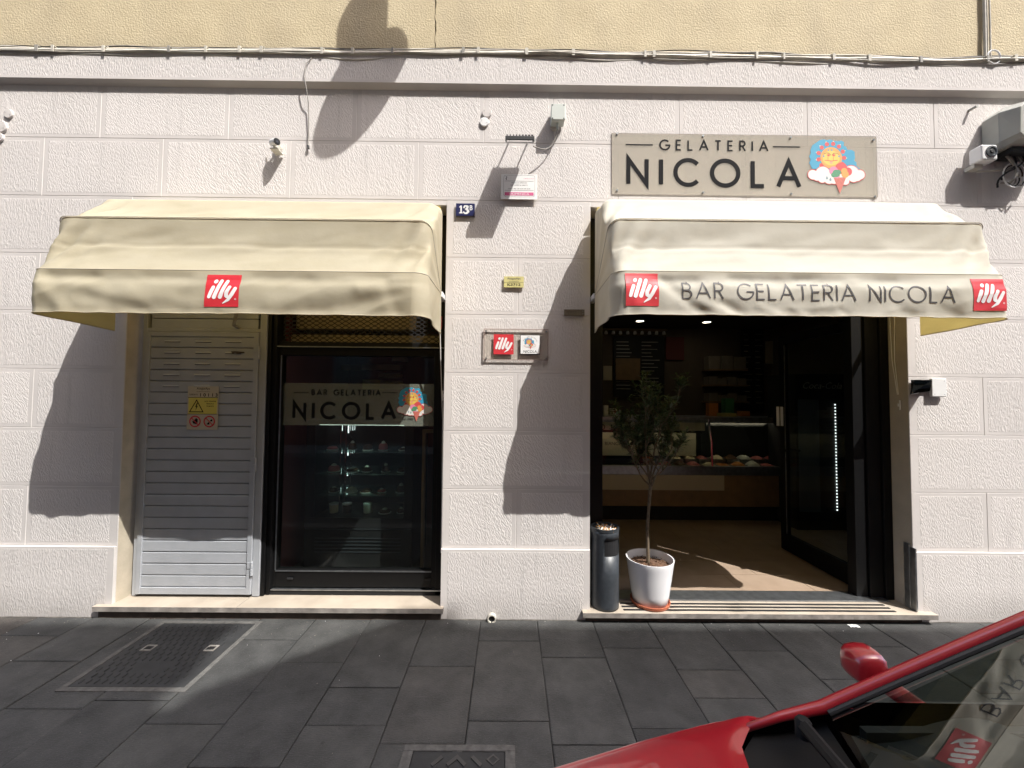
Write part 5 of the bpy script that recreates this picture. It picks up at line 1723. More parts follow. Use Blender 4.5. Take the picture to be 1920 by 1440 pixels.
for dv, L in ((Vector((-.50, .05, .80)), .36), (Vector((.02, -.10, 1)), .44), (Vector((.52, .10, .80)), .38), (Vector((-.15, .30, .9)), .38), (Vector((.16, -.30, .9)), .34), (Vector((.75, -.05, .5)), .30), (Vector((-.75, -.1, .5)), .30), (Vector((.1, .1, 1)), .40)):
    st_ = spine[-1] + Vector((rt.uniform(-.006, .006), rt.uniform(-.006, .006), rt.uniform(-.08, .0)))
    branch(st_, dv.normalized(), L, .0075, 0)
mb.build('trunk', M_trunk, tree, smooth=True, angle=80)
mb = MB()


def leaf(p, d, L, w):
    d = d.normalized()
    s_ = d.cross(Vector((rt.uniform(-.3, .3), rt.uniform(-.3, .3), 1)))
    if s_.length < .05: s_ = Vector((1, 0, 0))
    s_.normalize()
    nn = s_.cross(d)
    droop = -.12
    c = [p, p + d * L * .45 + nn * .002, p + d * L + Vector((0, 0, droop * L))]
    a, b = c[1] + s_ * w + nn * w * .35, c[1] - s_ * w + nn * w * .35
    e, f_ = p + d * L * .78 + s_ * w * .7 + Vector((0, 0, droop * L * .4)), p + d * L * .78 - s_ * w * .7 + Vector((0, 0, droop * L * .4))
    mid2 = p + d * L * .78 + Vector((0, 0, droop * L * .5)) - nn * .001
    mb.add([c[0], a, e, c[2], f_, b, c[1], mid2], [(0, 6, 1), (0, 5, 6), (1, 6, 7, 2), (6, 5, 4, 7), (2, 7, 3), (7, 4, 3)])


CC = Vector((1.10, pc[1] - .02, 1.17))
for p, d, depth in tips:
    # keep the crown within the outline seen: about .62 m wide and .75 m high
    k = rt.randint(2, 5)
    for i in range(k):
        az = rt.uniform(0, 6.283); el = rt.uniform(-.45, .95)
        dv = Vector((math.cos(az), math.sin(az), el)) + d * .6
        leaf(p + d * rt.uniform(-.05, .01), dv, rt.uniform(.042, .074), rt.uniform(.006, .0098))
tag(mb.build('crown', M_leaf, tree, smooth=True, angle=180), kind='stuff')
print('tips', len(tips), 'z', min(t_[0].z for t_ in tips), max(t_[0].z for t_ in tips), 'x', min(t_[0].x for t_ in tips), max(t_[0].x for t_ in tips))

# ------------------------------------------------------------------ iron covers in the pavement
def cover_patterned(x0, x1, y0, y1):
    t = thing('manhole_cover', 'square cast iron cover with raised dashes in the pavement before the louvred door', 'manhole cover', ((x0 + x1) / 2, (y0 + y1) / 2, 0), 'iron covers in the pavement')
    mb = MB()
    e = .035
    for a, b, c, d in ((x0 - e, x1 + e, y0 - e, y0 - .004), (x0 - e, x1 + e, y1 + .004, y1 + e), (x0 - e, x0 - .004, y0 - .004, y1 + .004), (x1 + .004, x1 + e, y0 - .004, y1 + .004)):
        mb.box(a, b, c, d, -.01, .005)
    mb.build('collar', M_conc, t, bevel=.002)
    mb = MB(); mb.box(x0, x1, y0, y1, -.01, .0035); mb.build('lid', M_iron, t, bevel=.003)
    mb = MB(); mb.box(x0 - .004, x1 + .004, y0 - .004, y1 + .004, -.01, .0012); mb.build('seat', M_dark_gap, t)
    mb = MB()
    nx, ny = 13, 12
    for j in range(ny):
        for i in range(nx):
            x = x0 + .035 + (x1 - x0 - .07) * (i + .5 * (j % 2)) / nx
            y = y0 + .035 + (y1 - y0 - .07) * j / (ny - 1)
            if abs(x - (x0 + x1) / 2) < .09 and 2 <= j <= 3: continue
            mb.add([(x - .005, y - .016, .0035), (x + .005, y - .016, .0035), (x + .005, y + .016, .0035), (x - .005, y + .016, .0035), (x - .002, y - .013, .009), (x + .002, y - .013, .009), (x + .002, y + .013, .009), (x - .002, y + .013, .009)],
                   [(4, 5, 6, 7), (0, 1, 5, 4), (1, 2, 6, 5), (2, 3, 7, 6), (3, 0, 4, 7)])
    tag(mb.build('tread_pattern', M_iron, t), kind='stuff')
    for x in (x0 + .14, x1 - .10):
        y = y0 + (y1 - y0) * .55
        mb = MB()
        for a, b, c, d in ((x - .032, x + .032, y - .028, y - .018), (x - .032, x + .032, y + .018, y + .028), (x - .032, x - .022, y - .018, y + .018), (x + .022, x + .032, y - .018, y + .018)):
            mb.box(a, b, c, d, .003, .008)
        mb.build('lifting_slot', M_cable, t)
        mb = MB(); mb.box(x - .020, x + .020, y - .017, y + .017, .0036, .0045); mb.build('slot_hole', M_dark_gap, t)


cover_patterned(-2.44, -1.80, -.69, -.095)
t = thing('manhole_cover', 'cast iron cover with raised chevrons in the pavement at the near edge', 'manhole cover', (-.21, -1.3, 0), 'iron covers in the pavement')
x0, x1, y0, y1 = -.425, -.01, -1.50, -1.075
mb = MB()
e = .05
for a, b, c, d in ((x0 - e, x1 + e, y0 - e, y0 - .004), (x0 - e, x1 + e, y1 + .004, y1 + .036), (x0 - e, x0 - .004, y0 - .004, y1 + .004), (x1 + .004, x1 + e, y0 - .004, y1 + .004)):
    mb.box(a, b, c, d, -.01, .005)
mb.build('collar', M_conc, t, bevel=.003)
mb = MB(); mb.box(x0 - .004, x1 + .004, y0 - .004, y1 + .004, -.01, .0012); mb.build('seat', M_dark_gap, t)
mb = MB(); mb.box(x0, x1, y0, y1, -.01, .003); mb.build('lid', M_iron, t, bevel=.004)
M_iron2 = pm('worn_iron', (.060, .059, .056), .5, var=.3, vscale=20)
for yy in (-1.115, -1.235, -1.355, -1.465):
    for k, pts in enumerate(([(-.33, yy - .03), (-.29, yy + .012)], [(-.262, yy - .028), (-.222, yy + .010), (-.182, yy - .028)], [(-.155, yy + .012), (-.112, yy - .03)])):
        L_, R_ = ribbon(pts, .016); m = len(L_)
        mb = MB()
        vs = [(p.x, p.y, .0085) for p in L_ + R_] + [(p.x, p.y, .003) for p in L_ + R_]
        mb.add(vs, [(i, i + m, i + m + 1, i + 1) for i in range(m - 1)] + [(i, i + 1, 2 * m + i + 1, 2 * m + i) for i in range(m - 1)] + [(m + i + 1, m + i, 3 * m + i, 3 * m + i + 1) for i in range(m - 1)] + [(0, 2 * m, 3 * m, m), (m - 1, 2 * m - 1, 4 * m - 1, 3 * m - 1)])
        mb.build('raised_bar', M_iron2, t, recalc=True)
mb = MB()
L_, R_ = ribbon([(-.085, -1.115), (-.06, -1.092), (-.035, -1.115), (-.06, -1.138), (-.085, -1.115)], .007); m = len(L_)
mb.add([(p.x, p.y, .006) for p in L_ + R_] + [(p.x, p.y, .003) for p in L_ + R_], [(i, i + m, i + m + 1, i + 1) for i in range(m - 1)] + [(i, i + 1, 2 * m + i + 1, 2 * m + i) for i in range(m - 1)])
mb.build('diamond_mark', M_iron2, t, recalc=True)
# litter
mb = MB()
c = (2.50, -.075)
mb.grid(lambda u, v: (c[0] - .035 + .07 * u, c[1] - .02 + .035 * v, .004 + .008 * abs(noise.noise((u * 3, v * 3, 0)))), 6, 4)
tag(mb.build('paper_scrap', M_whitep), 'crumpled scrap of white paper on the pavement by the entrance step', 'litter')

# grit and crumbs swept against the facade
rq = random.Random(31)
mb = MB()
for k in range(420):
    x = rq.uniform(-4, 3.4)
    y = -.03 - abs(rq.gauss(0, .16 if k % 3 else .5))
    if y < -1.6: continue
    q = rq.uniform(.001, .0038)
    mb.add([(x + rq.uniform(-q, q), y + rq.uniform(-q, q), .0005), (x + rq.uniform(q, 2 * q), y, .0008), (x, y + rq.uniform(q, 2 * q), .0008), (x + q * .3, y + q * .3, .0008 + q)], [(0, 1, 3), (1, 2, 3), (2, 0, 3)], 1 if rq.random() < .1 else 0)
tag(mb.build('pavement_grit', [pm('grit', (.22, .20, .17), .95), M_whitep]), 'fine pale grit scattered on the dark pavement along the facade', 'grit', kind='stuff')

# ------------------------------------------------------------------ inside the shop
shop = thing('shop_interior', 'dim ice cream shop room behind the open entrance', 'room', (2.2, 2, .08))
mb = MB()
mb.add([(-.1, .42, .0), (-.1, 4.4, .0), (-.1, 4.4, 3.0), (-.1, .42, 3.0)], [(0, 1, 2, 3)])
mb.add([(-.1, 4.4, .0), (5.0, 4.4, .0), (5.0, 4.4, 3.0), (-.1, 4.4, 3.0)], [(0, 1, 2, 3)])
mb.add([(5.0, 4.4, .0), (5.0, .42, .0), (5.0, .42, 3.0), (5.0, 4.4, 3.0)], [(0, 1, 2, 3)])
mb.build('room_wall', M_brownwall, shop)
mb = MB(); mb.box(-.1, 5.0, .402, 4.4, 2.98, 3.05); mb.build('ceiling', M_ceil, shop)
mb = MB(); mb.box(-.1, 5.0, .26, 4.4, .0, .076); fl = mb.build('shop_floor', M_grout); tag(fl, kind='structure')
rr = random.Random(9)
ty = .262
j = 0
proto = None
TW, TH = .60, .285
while ty < 2.2:
    x = .70 + (-.3 if j % 2 else 0)
    while x < 4.0:
        a, b = max(x, .612), min(x + TW, 4.2)
        if b - a > .05:
            mb = MB()
            mb.box(a + .0015, b - .0015, ty + .0015, ty + TH - .0015, .07, .084 + rr.uniform(-.0004, .0004))
            mb.build('floor_tile', M_floor, fl)
        x += TW
    ty += TH; j += 1

# counter
CY = 2.02
ctr = thing('gelato_counter', 'long ice cream display counter with wooden front and glass top inside the shop', 'counter', (2.0, CY, .08))
cx0, cx1 = .35, 3.75
mb = MB(); mb.box(cx0, cx1, CY + .05, CY + .9, .077, .27); mb.build('plinth', M_blackm, ctr)
w = (cx1 - cx0) / 12
for i in range(12):
    mb = MB(); mb.box(cx0 + i * w + .001, cx0 + (i + 1) * w - .001, CY, CY + .05, .27, .665); mb.build('front_board', M_wood, ctr)
xpw = at(1357, 905, CY)[0]
mb = MB(); mb.box(cx0, xpw, CY - .012, CY - .001, .475, .664); mb.build('cream_panel', M_cream, ctr)
mb = MB(); mb.box(cx0, cx1, CY - .02, CY + .04, .668, .78); mb.build('metal_band', M_steel, ctr, bevel=.004)
mb = MB(); mb.box(cx0, cx1, CY + .05, CY + .9, .60, .74); mb.build('tub_bed', M_blackm, ctr)
mb = MB()
xdiv = at(1335, 830, CY)[0]
# left case: upright glass ; right case: glass leaning back
mb.box(cx0, xdiv - .02, CY, CY + .008, .785, 1.36)
mb.add([(xdiv + .02, CY, .785), (cx1, CY, .785), (cx1, CY + .20, 1.36), (xdiv + .02, CY + .20, 1.36)], [(0, 1, 2, 3)])
mb.build('pane', M_glass, ctr)
mb = MB()
mb.tube([(xdiv, CY - .0, .78), (xdiv, CY + .01, 1.08), (xdiv - .03, CY + .03, 1.37)], .014, 8)
mb.build('case_post', M_chrome, ctr)
mb = MB()
mb.tube([(cx1, CY - .0, .78), (cx1, CY + .2, 1.37)], .014, 8)
mb.build('case_post', M_chrome, ctr)
mb = MB(); mb.box(cx0, cx1, CY + .10, CY + .75, 1.36, 1.395); mb.box(cx0, cx1, CY + .085, CY + .099, 1.325, 1.395); mb.build('case_top', M_steel, ctr, bevel=.003)
mb = MB(); mb.box(cx0, cx1, CY + .105, CY + .14, 1.350, 1.358); mb.build('led_glint_strip', M_ledw, ctr)
mb = MB(); mb.box(cx0, xdiv - .04, CY + .10, CY + .11, 1.22, 1.345); pn = mb.build('name_panel', M_cream, ctr)
mb = MB(); q0 = at(1131, 806, CY + .1); put_word(mb, 'NICOLA', (at(1070, 806, CY + .1)[0], q0[1]), (at(1172, 806, CY + .1)[0], q0[1]), .075, .010, flat(CY + .0995), thick=.001); mb.build('lettering', M_letter, pn)
mb = MB(); mb.box(cx0, xdiv - .06, CY + .30, CY + .32, .86, 1.17); bp_ = mb.build('label_panel', M_cream, ctr)
text_mesh('BIANCO', at(1150, 850, CY + .3)[0], 1.0, .045, CY + .299, bp_, 'lettering', M_ink)
mb = MB(); mb.box(cx0, cx1, CY + .55, CY + .56, .78, 1.34); mb.build('back_panel', M_dark_gap, ctr)
GC = [pm('gelato_cream', (.68, .56, .38), .6), pm('gelato_orange', (.62, .25, .08), .6), pm('gelato_pink', (.55, .16, .16), .6), pm('gelato_brown', (.10, .045, .02), .6), pm('gelato_white', (.70, .68, .62), .6)]
rg = random.Random(6)
for i in range(13):
    for j in range(2):
        x = xdiv - .75 + .19 * i + .03 * j
        if x > cx1 - .1: continue
        mb = MB(); y = CY + .12 + j * .22; z = .76 + j * .05
        for a, b, c, d in ((x - .085, x + .085, y - .09, y - .085), (x - .085, x + .085, y + .085, y + .09), (x - .085, x - .08, y - .085, y + .085), (x + .08, x + .085, y - .085, y + .085)):
            mb.box(a, b, c, d, z - .03, z + .02)
        tub = mb.build('tub', M_steel, ctr)
        mb = MB()
        ph = rg.uniform(0, 6)
        hh = rg.uniform(.03, .07)
        mb.grid(lambda u, v: (x - .078 + .156 * u, y - .082 + .164 * v, z + hh * (math.sin(math.pi * u) * math.sin(math.pi * v)) ** .6 + .012 * math.sin(u * 9 + ph + v * 5)), 8, 8)
        mb.build('ice_cream', rg.choice(GC), tub, smooth=True)

# things on and behind the counter
def boxthing(name, label, cat, x, y, z, w, d, h, mat, part='body', group=None):
    t = thing(name, label, cat, (x, y, z), group)
    mb = MB(); mb.box(x - w / 2, x + w / 2, y - d / 2, y + d / 2, z, z + h); mb.build(part, mat, t, bevel=.003)
    return t


c = at(1151, 770, 2.35)
t = thing('coffee_mug', 'white mug with small red mark on the counter behind the bin', 'mug', (c[0], 2.35, 1.397))
mb = MB(); mb.lathe([(.05, 0), (.056, .02), (.058, .10), (.053, .10), (.050, .015), (.0001, .012)], (c[0], 2.35, 1.397), 24); mb.build('mug_body', M_white, t, smooth=True)
mb = MB(); mb.tube([(c[0] + .056, 2.35, 1.475), (c[0] + .085, 2.35, 1.47), (c[0] + .085, 2.35, 1.425), (c[0] + .056, 2.35, 1.42)], .007, 8); mb.build('mug_handle', M_white, t, smooth=True)
mb = MB(); mb.box(c[0] - .012, c[0] + .012, 2.2905, 2.2925, 1.44, 1.465); mb.build('printed_logo', M_red, t)
c = at(1136, 768, 2.35)
boxthing('napkin_box', 'tall white napkin holder next to the mug on the counter', 'napkin holder', c[0], 2.36, 1.397, .06, .06, .14, M_white)
c = at(1366, 777, 2.4)
t = boxthing('sweet_box', 'yellow box on the counter top behind the tree', 'box', c[0], 2.45, 1.397, .2, .14, .045, M_pyell)
for k, (px, hh, m_, lab) in enumerate(((1342, .18, GC[1], 'orange packet leaning on the counter top'), (1372, .25, EMB[11], 'green gift bag standing on the counter top'), (1402, .07, GC[1], 'flat orange box at the right end of the counter top'))):
    c = at(px, 775, 2.5)
    boxthing('packet', lab, 'packet', c[0], 2.6, 1.397, .13, .10, hh, m_)
BY = 4.38
M_carton = pm('dull_carton', (.26, .22, .17), .8, var=.15, vscale=12)
def board(name, label, cat, p0, p1, mat, frame=None, y=BY):
    x0, z1 = at(*p0, y); x1, z0 = at(*p1, y)
    t = thing(name, label, cat, ((x0 + x1) / 2, y, z0))
    mb = MB(); mb.box(x0, x1, y - .02, y - .001, z0, z1); mb.build('panel', mat, t)
    return t, x0, x1, z0, z1


for p0, p1, lab in (((1150, 630), (1245, 745), 'wide black menu board on the back wall behind the tree'), ((1388, 605), (1432, 775), 'narrow black menu board on the back wall right of the shelves')):
    t, x0, x1, z0, z1 = board('menu_board', lab, 'menu board', p0, p1, M_blackm)
    mb = MB()
    rr = random.Random(int(x0 * 50))
    for k in range(14):
        z = z1 - .12 - k * (z1 - z0 - .2) / 14
        for cidx in range(2 if x1 - x0 > .4 else 1):
            a = x0 + .05 + cidx * (x1 - x0) * .5
            mb.box(a, a + (x1 - x0) * rr.uniform(.18, .36), BY - .0215, BY - .0203, z, z + .012)
    tag(mb.build('chalk_writing', pm('chalk', (.45, .44, .40), .9), t), kind='stuff')
t, *_ = board('cork_board', 'plain brown board hung over the black menu board', 'board', (1154, 672), (1200, 713), M_wood, y=BY - .03)
t, *_ = board('poster', 'round red and cream poster on the back wall', 'poster', (1248, 632), (1282, 675), M_redwall, y=BY)
t, *_ = board('notice', 'white printed notice sheet on the back wall', 'notice', (1434, 640), (1450, 682), M_cream)
t, *_ = board('picture', 'small framed cream picture left on the back wall', 'picture', (1131, 686), (1147, 713), M_cream)
sh_ = thing('wall_shelf', 'wall shelves stacked with white cartons behind the counter', 'shelf', (at(1350, 700, BY)[0], BY, 1.6))
x0, x1 = at(1316, 700, BY)[0], at(1386, 700, BY)[0]
zsh = [at(1350, py, BY)[1] for py in (694, 722, 752)]
for z in zsh:
    mb = MB(); mb.box(x0, x1, BY - .28, BY - .001, z - .03, z); mb.build('shelf_board', M_wood, sh_)
k = 0
labs = ['first', 'second', 'third', 'fourth', 'fifth', 'sixth', 'seventh', 'eighth', 'ninth']
for zi, z in enumerate(zsh):
    nbx = (3, 4, 4)[zi]
    for i in range(nbx):
        wd = (x1 - x0) / nbx
        hh = (.24, .13, .13)[zi] * (1 + .15 * math.sin(i * 3 + zi))
        t = boxthing('carton', '%s white carton on the %s wall shelf' % (('leftmost', 'second from left', 'third from left', 'rightmost')[i if i < nbx - 1 else 3], ('top', 'middle', 'bottom')[zi]), 'carton', x0 + (i + .5) * wd, BY - .14, z, wd * .9, .2, hh, M_carton, group='cartons on the wall shelves')
        k += 1
# cup rail
z = at(1190, 622, BY)[1]
t = thing('cup_rail', 'wooden rail with hanging cups high on the back wall', 'shelf', (at(1180, 622, BY)[0], BY, z))
x0, x1 = at(1128, 622, BY)[0], at(1245, 622, BY)[0]
mb = MB(); mb.box(x0, x1, BY - .16, BY - .001, z, z + .03); mb.build('rail', M_wood, t)
for i in range(9):
    x = x0 + .06 + i * (x1 - x0 - .1) / 8
    mb = MB(); mb.lathe([(.022, 0), (.032, -.03), (.034, -.06), (.028, -.065)], (x, BY - .09, z - .002), 10); mb.build('cup', M_white, t)
# drinks fridges seen through the door glass
def fridge(label, x, y):
    t = thing('drinks_fridge', label, 'fridge', (x, y, .08), 'drinks fridges inside the shop')
    mb = MB(); mb.box(x - .30, x + .30, y, y + .5, .085, 1.95); mb.build('cabinet', M_blackm, t, bevel=.006)
    mb = MB(); mb.box(x - .29, x + .29, y - .03, y - .001, 1.68, 1.94); hd = mb.build('header', M_blackm, t)
    text_mesh('Coca-Cola', x, 1.77, .08, y - .0305, hd, 'lettering', pm('silver_print', (.4, .4, .4), .4) if 'silver_print' not in MATS else MATS['silver_print'], shear=.35)
    mb = MB(); mb.box(x - .27, x - .02, y - .006, y - .001, .30, 1.64); mb.build('door_panel', pm('fridge_blue', (.10, .13, .17), .4) if 'fridge_blue' not in MATS else MATS['fridge_blue'], t)
    mb = MB()
    for i in range(34):
        z = .32 + i * .038
        mb.box(x + .17, x + .182, y - .012, y - .006, z, z + .012)
    mb.build('led_glint_strip', M_led_glint, t)


fridge('left of the two dark drinks fridges behind the open glass door', 3.74, 1.72)
fridge('right of the two dark drinks fridges behind the open glass door', 4.38, 1.72)
for px, lab in ((1200, 'left of the two ceiling spots in the shop'), (1325, 'right of the two ceiling spots in the shop')):
    d = _ray(px, 601 if px < 1300 else 603)
    tt = (2.972 - CAM_H) / d.z
    x, y = d.x * tt, d.y * tt - CAM_D
    t = thing('ceiling_spot', lab, 'spotlight', (x, y, 2.97), 'ceiling spots in the shop')
    mb = MB(); mb.lathe([(.085, .012), (.085, -.004), (.065, -.008), (.062, .006)], (x, y, 2.966), 24); mb.build('trim_ring', M_steel, t)
    mb = MB(); mb.lathe([(.062, 0), (.0001, .001)], (x, y, 2.962), 20); mb.build('lens', M_lamp, t)

# behind the shop window
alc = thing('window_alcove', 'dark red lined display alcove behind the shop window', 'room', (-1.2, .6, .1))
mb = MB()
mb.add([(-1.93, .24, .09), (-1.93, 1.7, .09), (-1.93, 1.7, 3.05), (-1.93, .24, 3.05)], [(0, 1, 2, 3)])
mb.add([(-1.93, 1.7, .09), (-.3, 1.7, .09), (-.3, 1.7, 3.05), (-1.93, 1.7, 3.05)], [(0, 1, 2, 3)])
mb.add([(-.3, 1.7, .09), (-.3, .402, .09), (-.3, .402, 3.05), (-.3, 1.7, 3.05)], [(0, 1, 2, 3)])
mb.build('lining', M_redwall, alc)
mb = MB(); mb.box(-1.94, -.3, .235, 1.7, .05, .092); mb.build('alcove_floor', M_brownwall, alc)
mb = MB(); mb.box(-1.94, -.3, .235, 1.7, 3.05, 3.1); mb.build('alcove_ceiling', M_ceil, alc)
x0, z1 = at(557, 560, .45); x1, z0 = at(780, 618, .45)
mb = MB(); mb.box(x0, x1, .45, .9, z0, z1 + .3); mb.build('duct_box', pm('duct_paint', (.42, .33, .19), .7), alc)
x0, z1 = at(540, 627, .48); x1, z0 = at(830, 645, .48)
mb = MB(); mb.box(x0, x1, .48, .9, z0, z1); mb.build('duct_shelf', MATS['duct_paint'], alc)
for p0, p1, m_ in (((608, 683), (678, 694), M_wood), ((678, 683), (750, 694), M_cream), ((710, 700), (750, 708), M_cream), ((680, 712), (712, 730), M_pyell), ((712, 714), (750, 730), M_cream), ((735, 669), (760, 677), M_cream), ((536, 684), (570, 770), M_jb)):
    x0, z1 = at(*p0, 1.5); x1, z0 = at(*p1, 1.5)
    mb = MB(); mb.box(x0, x1, 1.5, 1.62, z0, z1); mb.build('shelf_panel', m_, alc)
x0, z1 = at(792, 812, .55); x1, z0 = at(818, 1068, .55)
mb = MB()
mb.box(x0, x0 + .025, .55, .6, z0, z1); mb.box(x0, x1 + .1, .55, .6, z1, z1 + .03); mb.build('wood_frame', M_wood, alc)

PCY = .55
pcx0, pcz1 = at(596, 800, PCY); pcx1, pcz0 = at(752, 972, PCY)
case = thing('pastry_case', 'dark glazed cake cabinet with four lit shelves behind the shop window', 'display case', ((pcx0 + pcx1) / 2, PCY, .1))
mb = MB()
e = .10
mb.box(pcx0 - e, pcx1 + e, PCY, PCY + .6, .095, pcz0 - .001)
mb.box(pcx0 - e, pcx0 - .02, PCY, PCY + .6, pcz0, pcz1 + .02)
mb.box(pcx1 + .02, pcx1 + e, PCY, PCY + .6, pcz0, pcz1 + .02)
mb.box(pcx0 - .02, pcx1 + .02, PCY + .5, PCY + .6, pcz0, pcz1 + .02)
mb.box(pcx0 - e, pcx1 + e, PCY, PCY + .6, pcz1 + .021, pcz1 + .06)
mb.build('cabinet', M_blackm, case, bevel=.004)
mb = MB(); mb.box(pcx0 - .019, pcx1 + .019, PCY + .01, PCY + .016, pcz0 + .002, pcz1 + .018); mb.build('pane', M_glass, case)
mb = MB(); mb.box(pcx0 - e + .01, pcx1 + e - .01, PCY - .006, PCY - .001, pcz0 - .10, pcz0 - .094)
for k in range(5): mb.box(pcx0, pcx1, PCY - .006, PCY - .001, pcz0 - .18 - k * .03, pcz0 - .172 - k * .03)
mb.build('grille_bar', M_bin, case)
for i in range(5):
    mb = MB(); x = pcx0 + .03 + i * .026
    mb.tube([(x, PCY + .40 - .05 * (i % 2), pcz0), (x, PCY + .40 - .05 * (i % 2), pcz1)], .004 if i != 2 else .009, 8); mb.build('rod', M_chrome, case)
mb = MB(); mb.box(pcx0 + .0, pcx1, PCY + .03, PCY + .045, pcz1 + .012, pcz1 + .019); mb.build('led_glint_strip', M_led_glint, case)
Hc = pcz1 - pcz0
for k_, f_ in enumerate((.235, .47, .72, 1.0)):
    mb = MB()
    zz = pcz0 + Hc * f_ - .02
    for xo, w_, hh_ in ((.03, .003, .055), (.060, .0035, .06), (.088, .010, .075), (.115, .003, .05), (.135, .002, .05), (.155, .002, .045)):
        mb.box(pcx0 + xo, pcx0 + xo + w_, PCY + .43, PCY + .436, zz - hh_, zz)
    mb.build('led_glint_strip', M_led_glint, case)  # glints on the chrome rods, painted as small glowing bars
M_shelfglass = glass('shelf_glass', (.80, .93, .90), film=((.65, .85, .82), .12))
H = pcz1 - pcz0
rk = random.Random(2)
levels = [pcz0 + H * f_ for f_ in (.0, .235, .47, .72)]
for k, z in enumerate(levels):
    if k: mb = MB(); mb.box(pcx0 - .015, pcx1 + .015, PCY + .04, PCY + .46, z - .008, z); mb.build('glass_shelf', M_shelfglass, case)
    for i in range(5):
        x = pcx0 + .07 + i * (pcx1 - pcx0 - .12) / 4 + rk.uniform(-.022, .022)
        nm = 'jar' if (k == 0 and i < 3) else 'cake'
        t = thing('dessert_' + nm, '%s on the %s shelf of the cake cabinet, %s from the left' % ('lidded dessert glass' if nm == 'jar' else 'small cake', ('lowest', 'second lowest', 'second highest', 'highest')[k], labs[i]), 'dessert', (x, PCY + .16, z + .001), 'desserts in the cake cabinet')
        mb = MB()
        if nm == 'jar':
            mb.lathe([(.035, .002), (.038, .01), (.040, .075)], (x, PCY + .16, z), 18); mb.build('glass_body', GC[rk.choice((0, 3, 4))], t, smooth=True)
            mb = MB(); mb.lathe([(.042, .076), (.042, .088), (.0001, .09)], (x, PCY + .16, z), 18); mb.build('lid', M_white, t)
        else:
            r_, hh = rk.uniform(.028, .052), rk.uniform(.025, .07)
            mb.lathe([(r_ * 1.15, .001), (r_ * 1.2, .006), (r_ * .5, .007)], (x, PCY + .16, z), 18); mb.build('paper_tray', M_whitep, t)
            mb = MB(); mb.lathe([(r_, .008), (r_ * 1.02, hh * .6), (r_ * .75, hh * .9), (.0001, hh)], (x, PCY + .16, z), 18); mb.build('cake_body', GC[rk.choice((0, 3, 4, 3, 2, 3))], t, smooth=True)
            if rk.random() < .35: continue
            mb = MB(); mb.lathe([(r_ * .5, hh * .93), (r_ * .4, hh * 1.15), (.0001, hh * 1.3)], (x, PCY + .16, z), 12); mb.build('cream_top', GC[4], t, smooth=True)

# ------------------------------------------------------------------ red car
car = thing('parked_car', 'red hatchback parked along the kerb in the right foreground', 'car', (1.4, -2.78, -.10))
YC = -2.775
ZR_ = -.10


def ez(x):      # height of the bonnet shoulder
    st = [(-.62, .50), (-.50, .62), (-.30, .735), (.067, .848), (.30, .912), (.54, .970), (.66, 1.0)]
    for (a, za), (b, zb) in zip(st, st[1:]):
        if x <= b: return za + (zb - za) * max(0, (x - a)) / (b - a)
    return st[-1][1]


def ew(x):      # half width at the shoulder
    st = [(-.62, .40), (-.50, .56), (-.30, .655), (.067, .688), (.30, .697), (.54, .703), (.7, .705)]
    for (a, za), (b, zb) in zip(st, st[1:]):
        if x <= b: return za + (zb - za) * max(0, (x - a)) / (b - a)
    return st[-1][1]


hood_x = lambda v: .355 + .135 * v * v + .05 * max(0, abs(v) - .9) / .1      # rear edge of bonnet, v = -1..1 across
mb = MB()


def hood(u, v_):
    v = v_ * 2 - 1
    x1 = hood_x(v) - .004
    x = -.56 + (x1 + .56) * u
    w = ew(x) + .020
    z = ez(x) - .001 + .060 * (1 - v * v) * min(1, (x + .62) * 2) - .009 * max(0, (abs(v) - .94) / .06) ** 2
    crease = .008 * math.exp(-((abs(v) - .72) / .06) ** 2) * min(1, max(0, x + .5))
    z -= .010 * max(0, (u - .965) / .035) ** 2
    return (x, YC + w * v, z + crease)


mb.grid(hood, 60, 60)
mb.build('bonnet', M_red_paint, car, smooth=True, angle=180)
# wings: from the shoulder over and down, each side
for sd, nm in ((1, 'wing'), (-1, 'wing')):
    mb = MB()

    def wing(u, v, sd=sd):
        x = -.60 + (.72 + .60) * u
        w = ew(x)
        bulge = .045 + .02 * math.exp(-((x + .05) / .35) ** 2)
        zz = ez(x)
        # roll over the shoulder then drop
        a = v * math.pi * .5
        if v < .45:
            k = v / .45
            yo = bulge * .62 * math.sin(k * math.pi / 2)
            zo = -.065 * (1 - math.cos(k * math.pi / 2))
        else:
            k = (v - .45) / .55
            yo = bulge * (.62 + .38 * math.sin(k * math.pi * .6))
            zo = -.065 - (zz - .10) * .88 * k
        return (x, YC + sd * (w + .018 * min(1, max(0, (.58 - x) / .14)) - .012 * min(1, max(0, (x - .5) / .1)) + yo), zz + zo - .010)
    mb.grid(wing, 44, 22, flip=sd < 0)
    mb.build(nm, M_red_paint, car, smooth=True, angle=180)
# front bumper
mb = MB()
mb.grid(lambda u, v: (-.60 - .12 * math.sin(math.pi * (.15 + .7 * v)) * math.sin(math.pi * u) ** .5, YC - .60 + 1.20 * u, .52 - .50 * v), 24, 10)
mb.build('bumper', M_red_paint, car, smooth=True, angle=180)
for sd in (1, -1):
    mb = MB(); mb.grid(lambda u, v: (-.60 + .16 * u, YC + sd * (.44 + .10 * v + .05 * u), .50 + .13 * u + .03 * v), 6, 6); mb.build('headlight', M_acryl2, car)
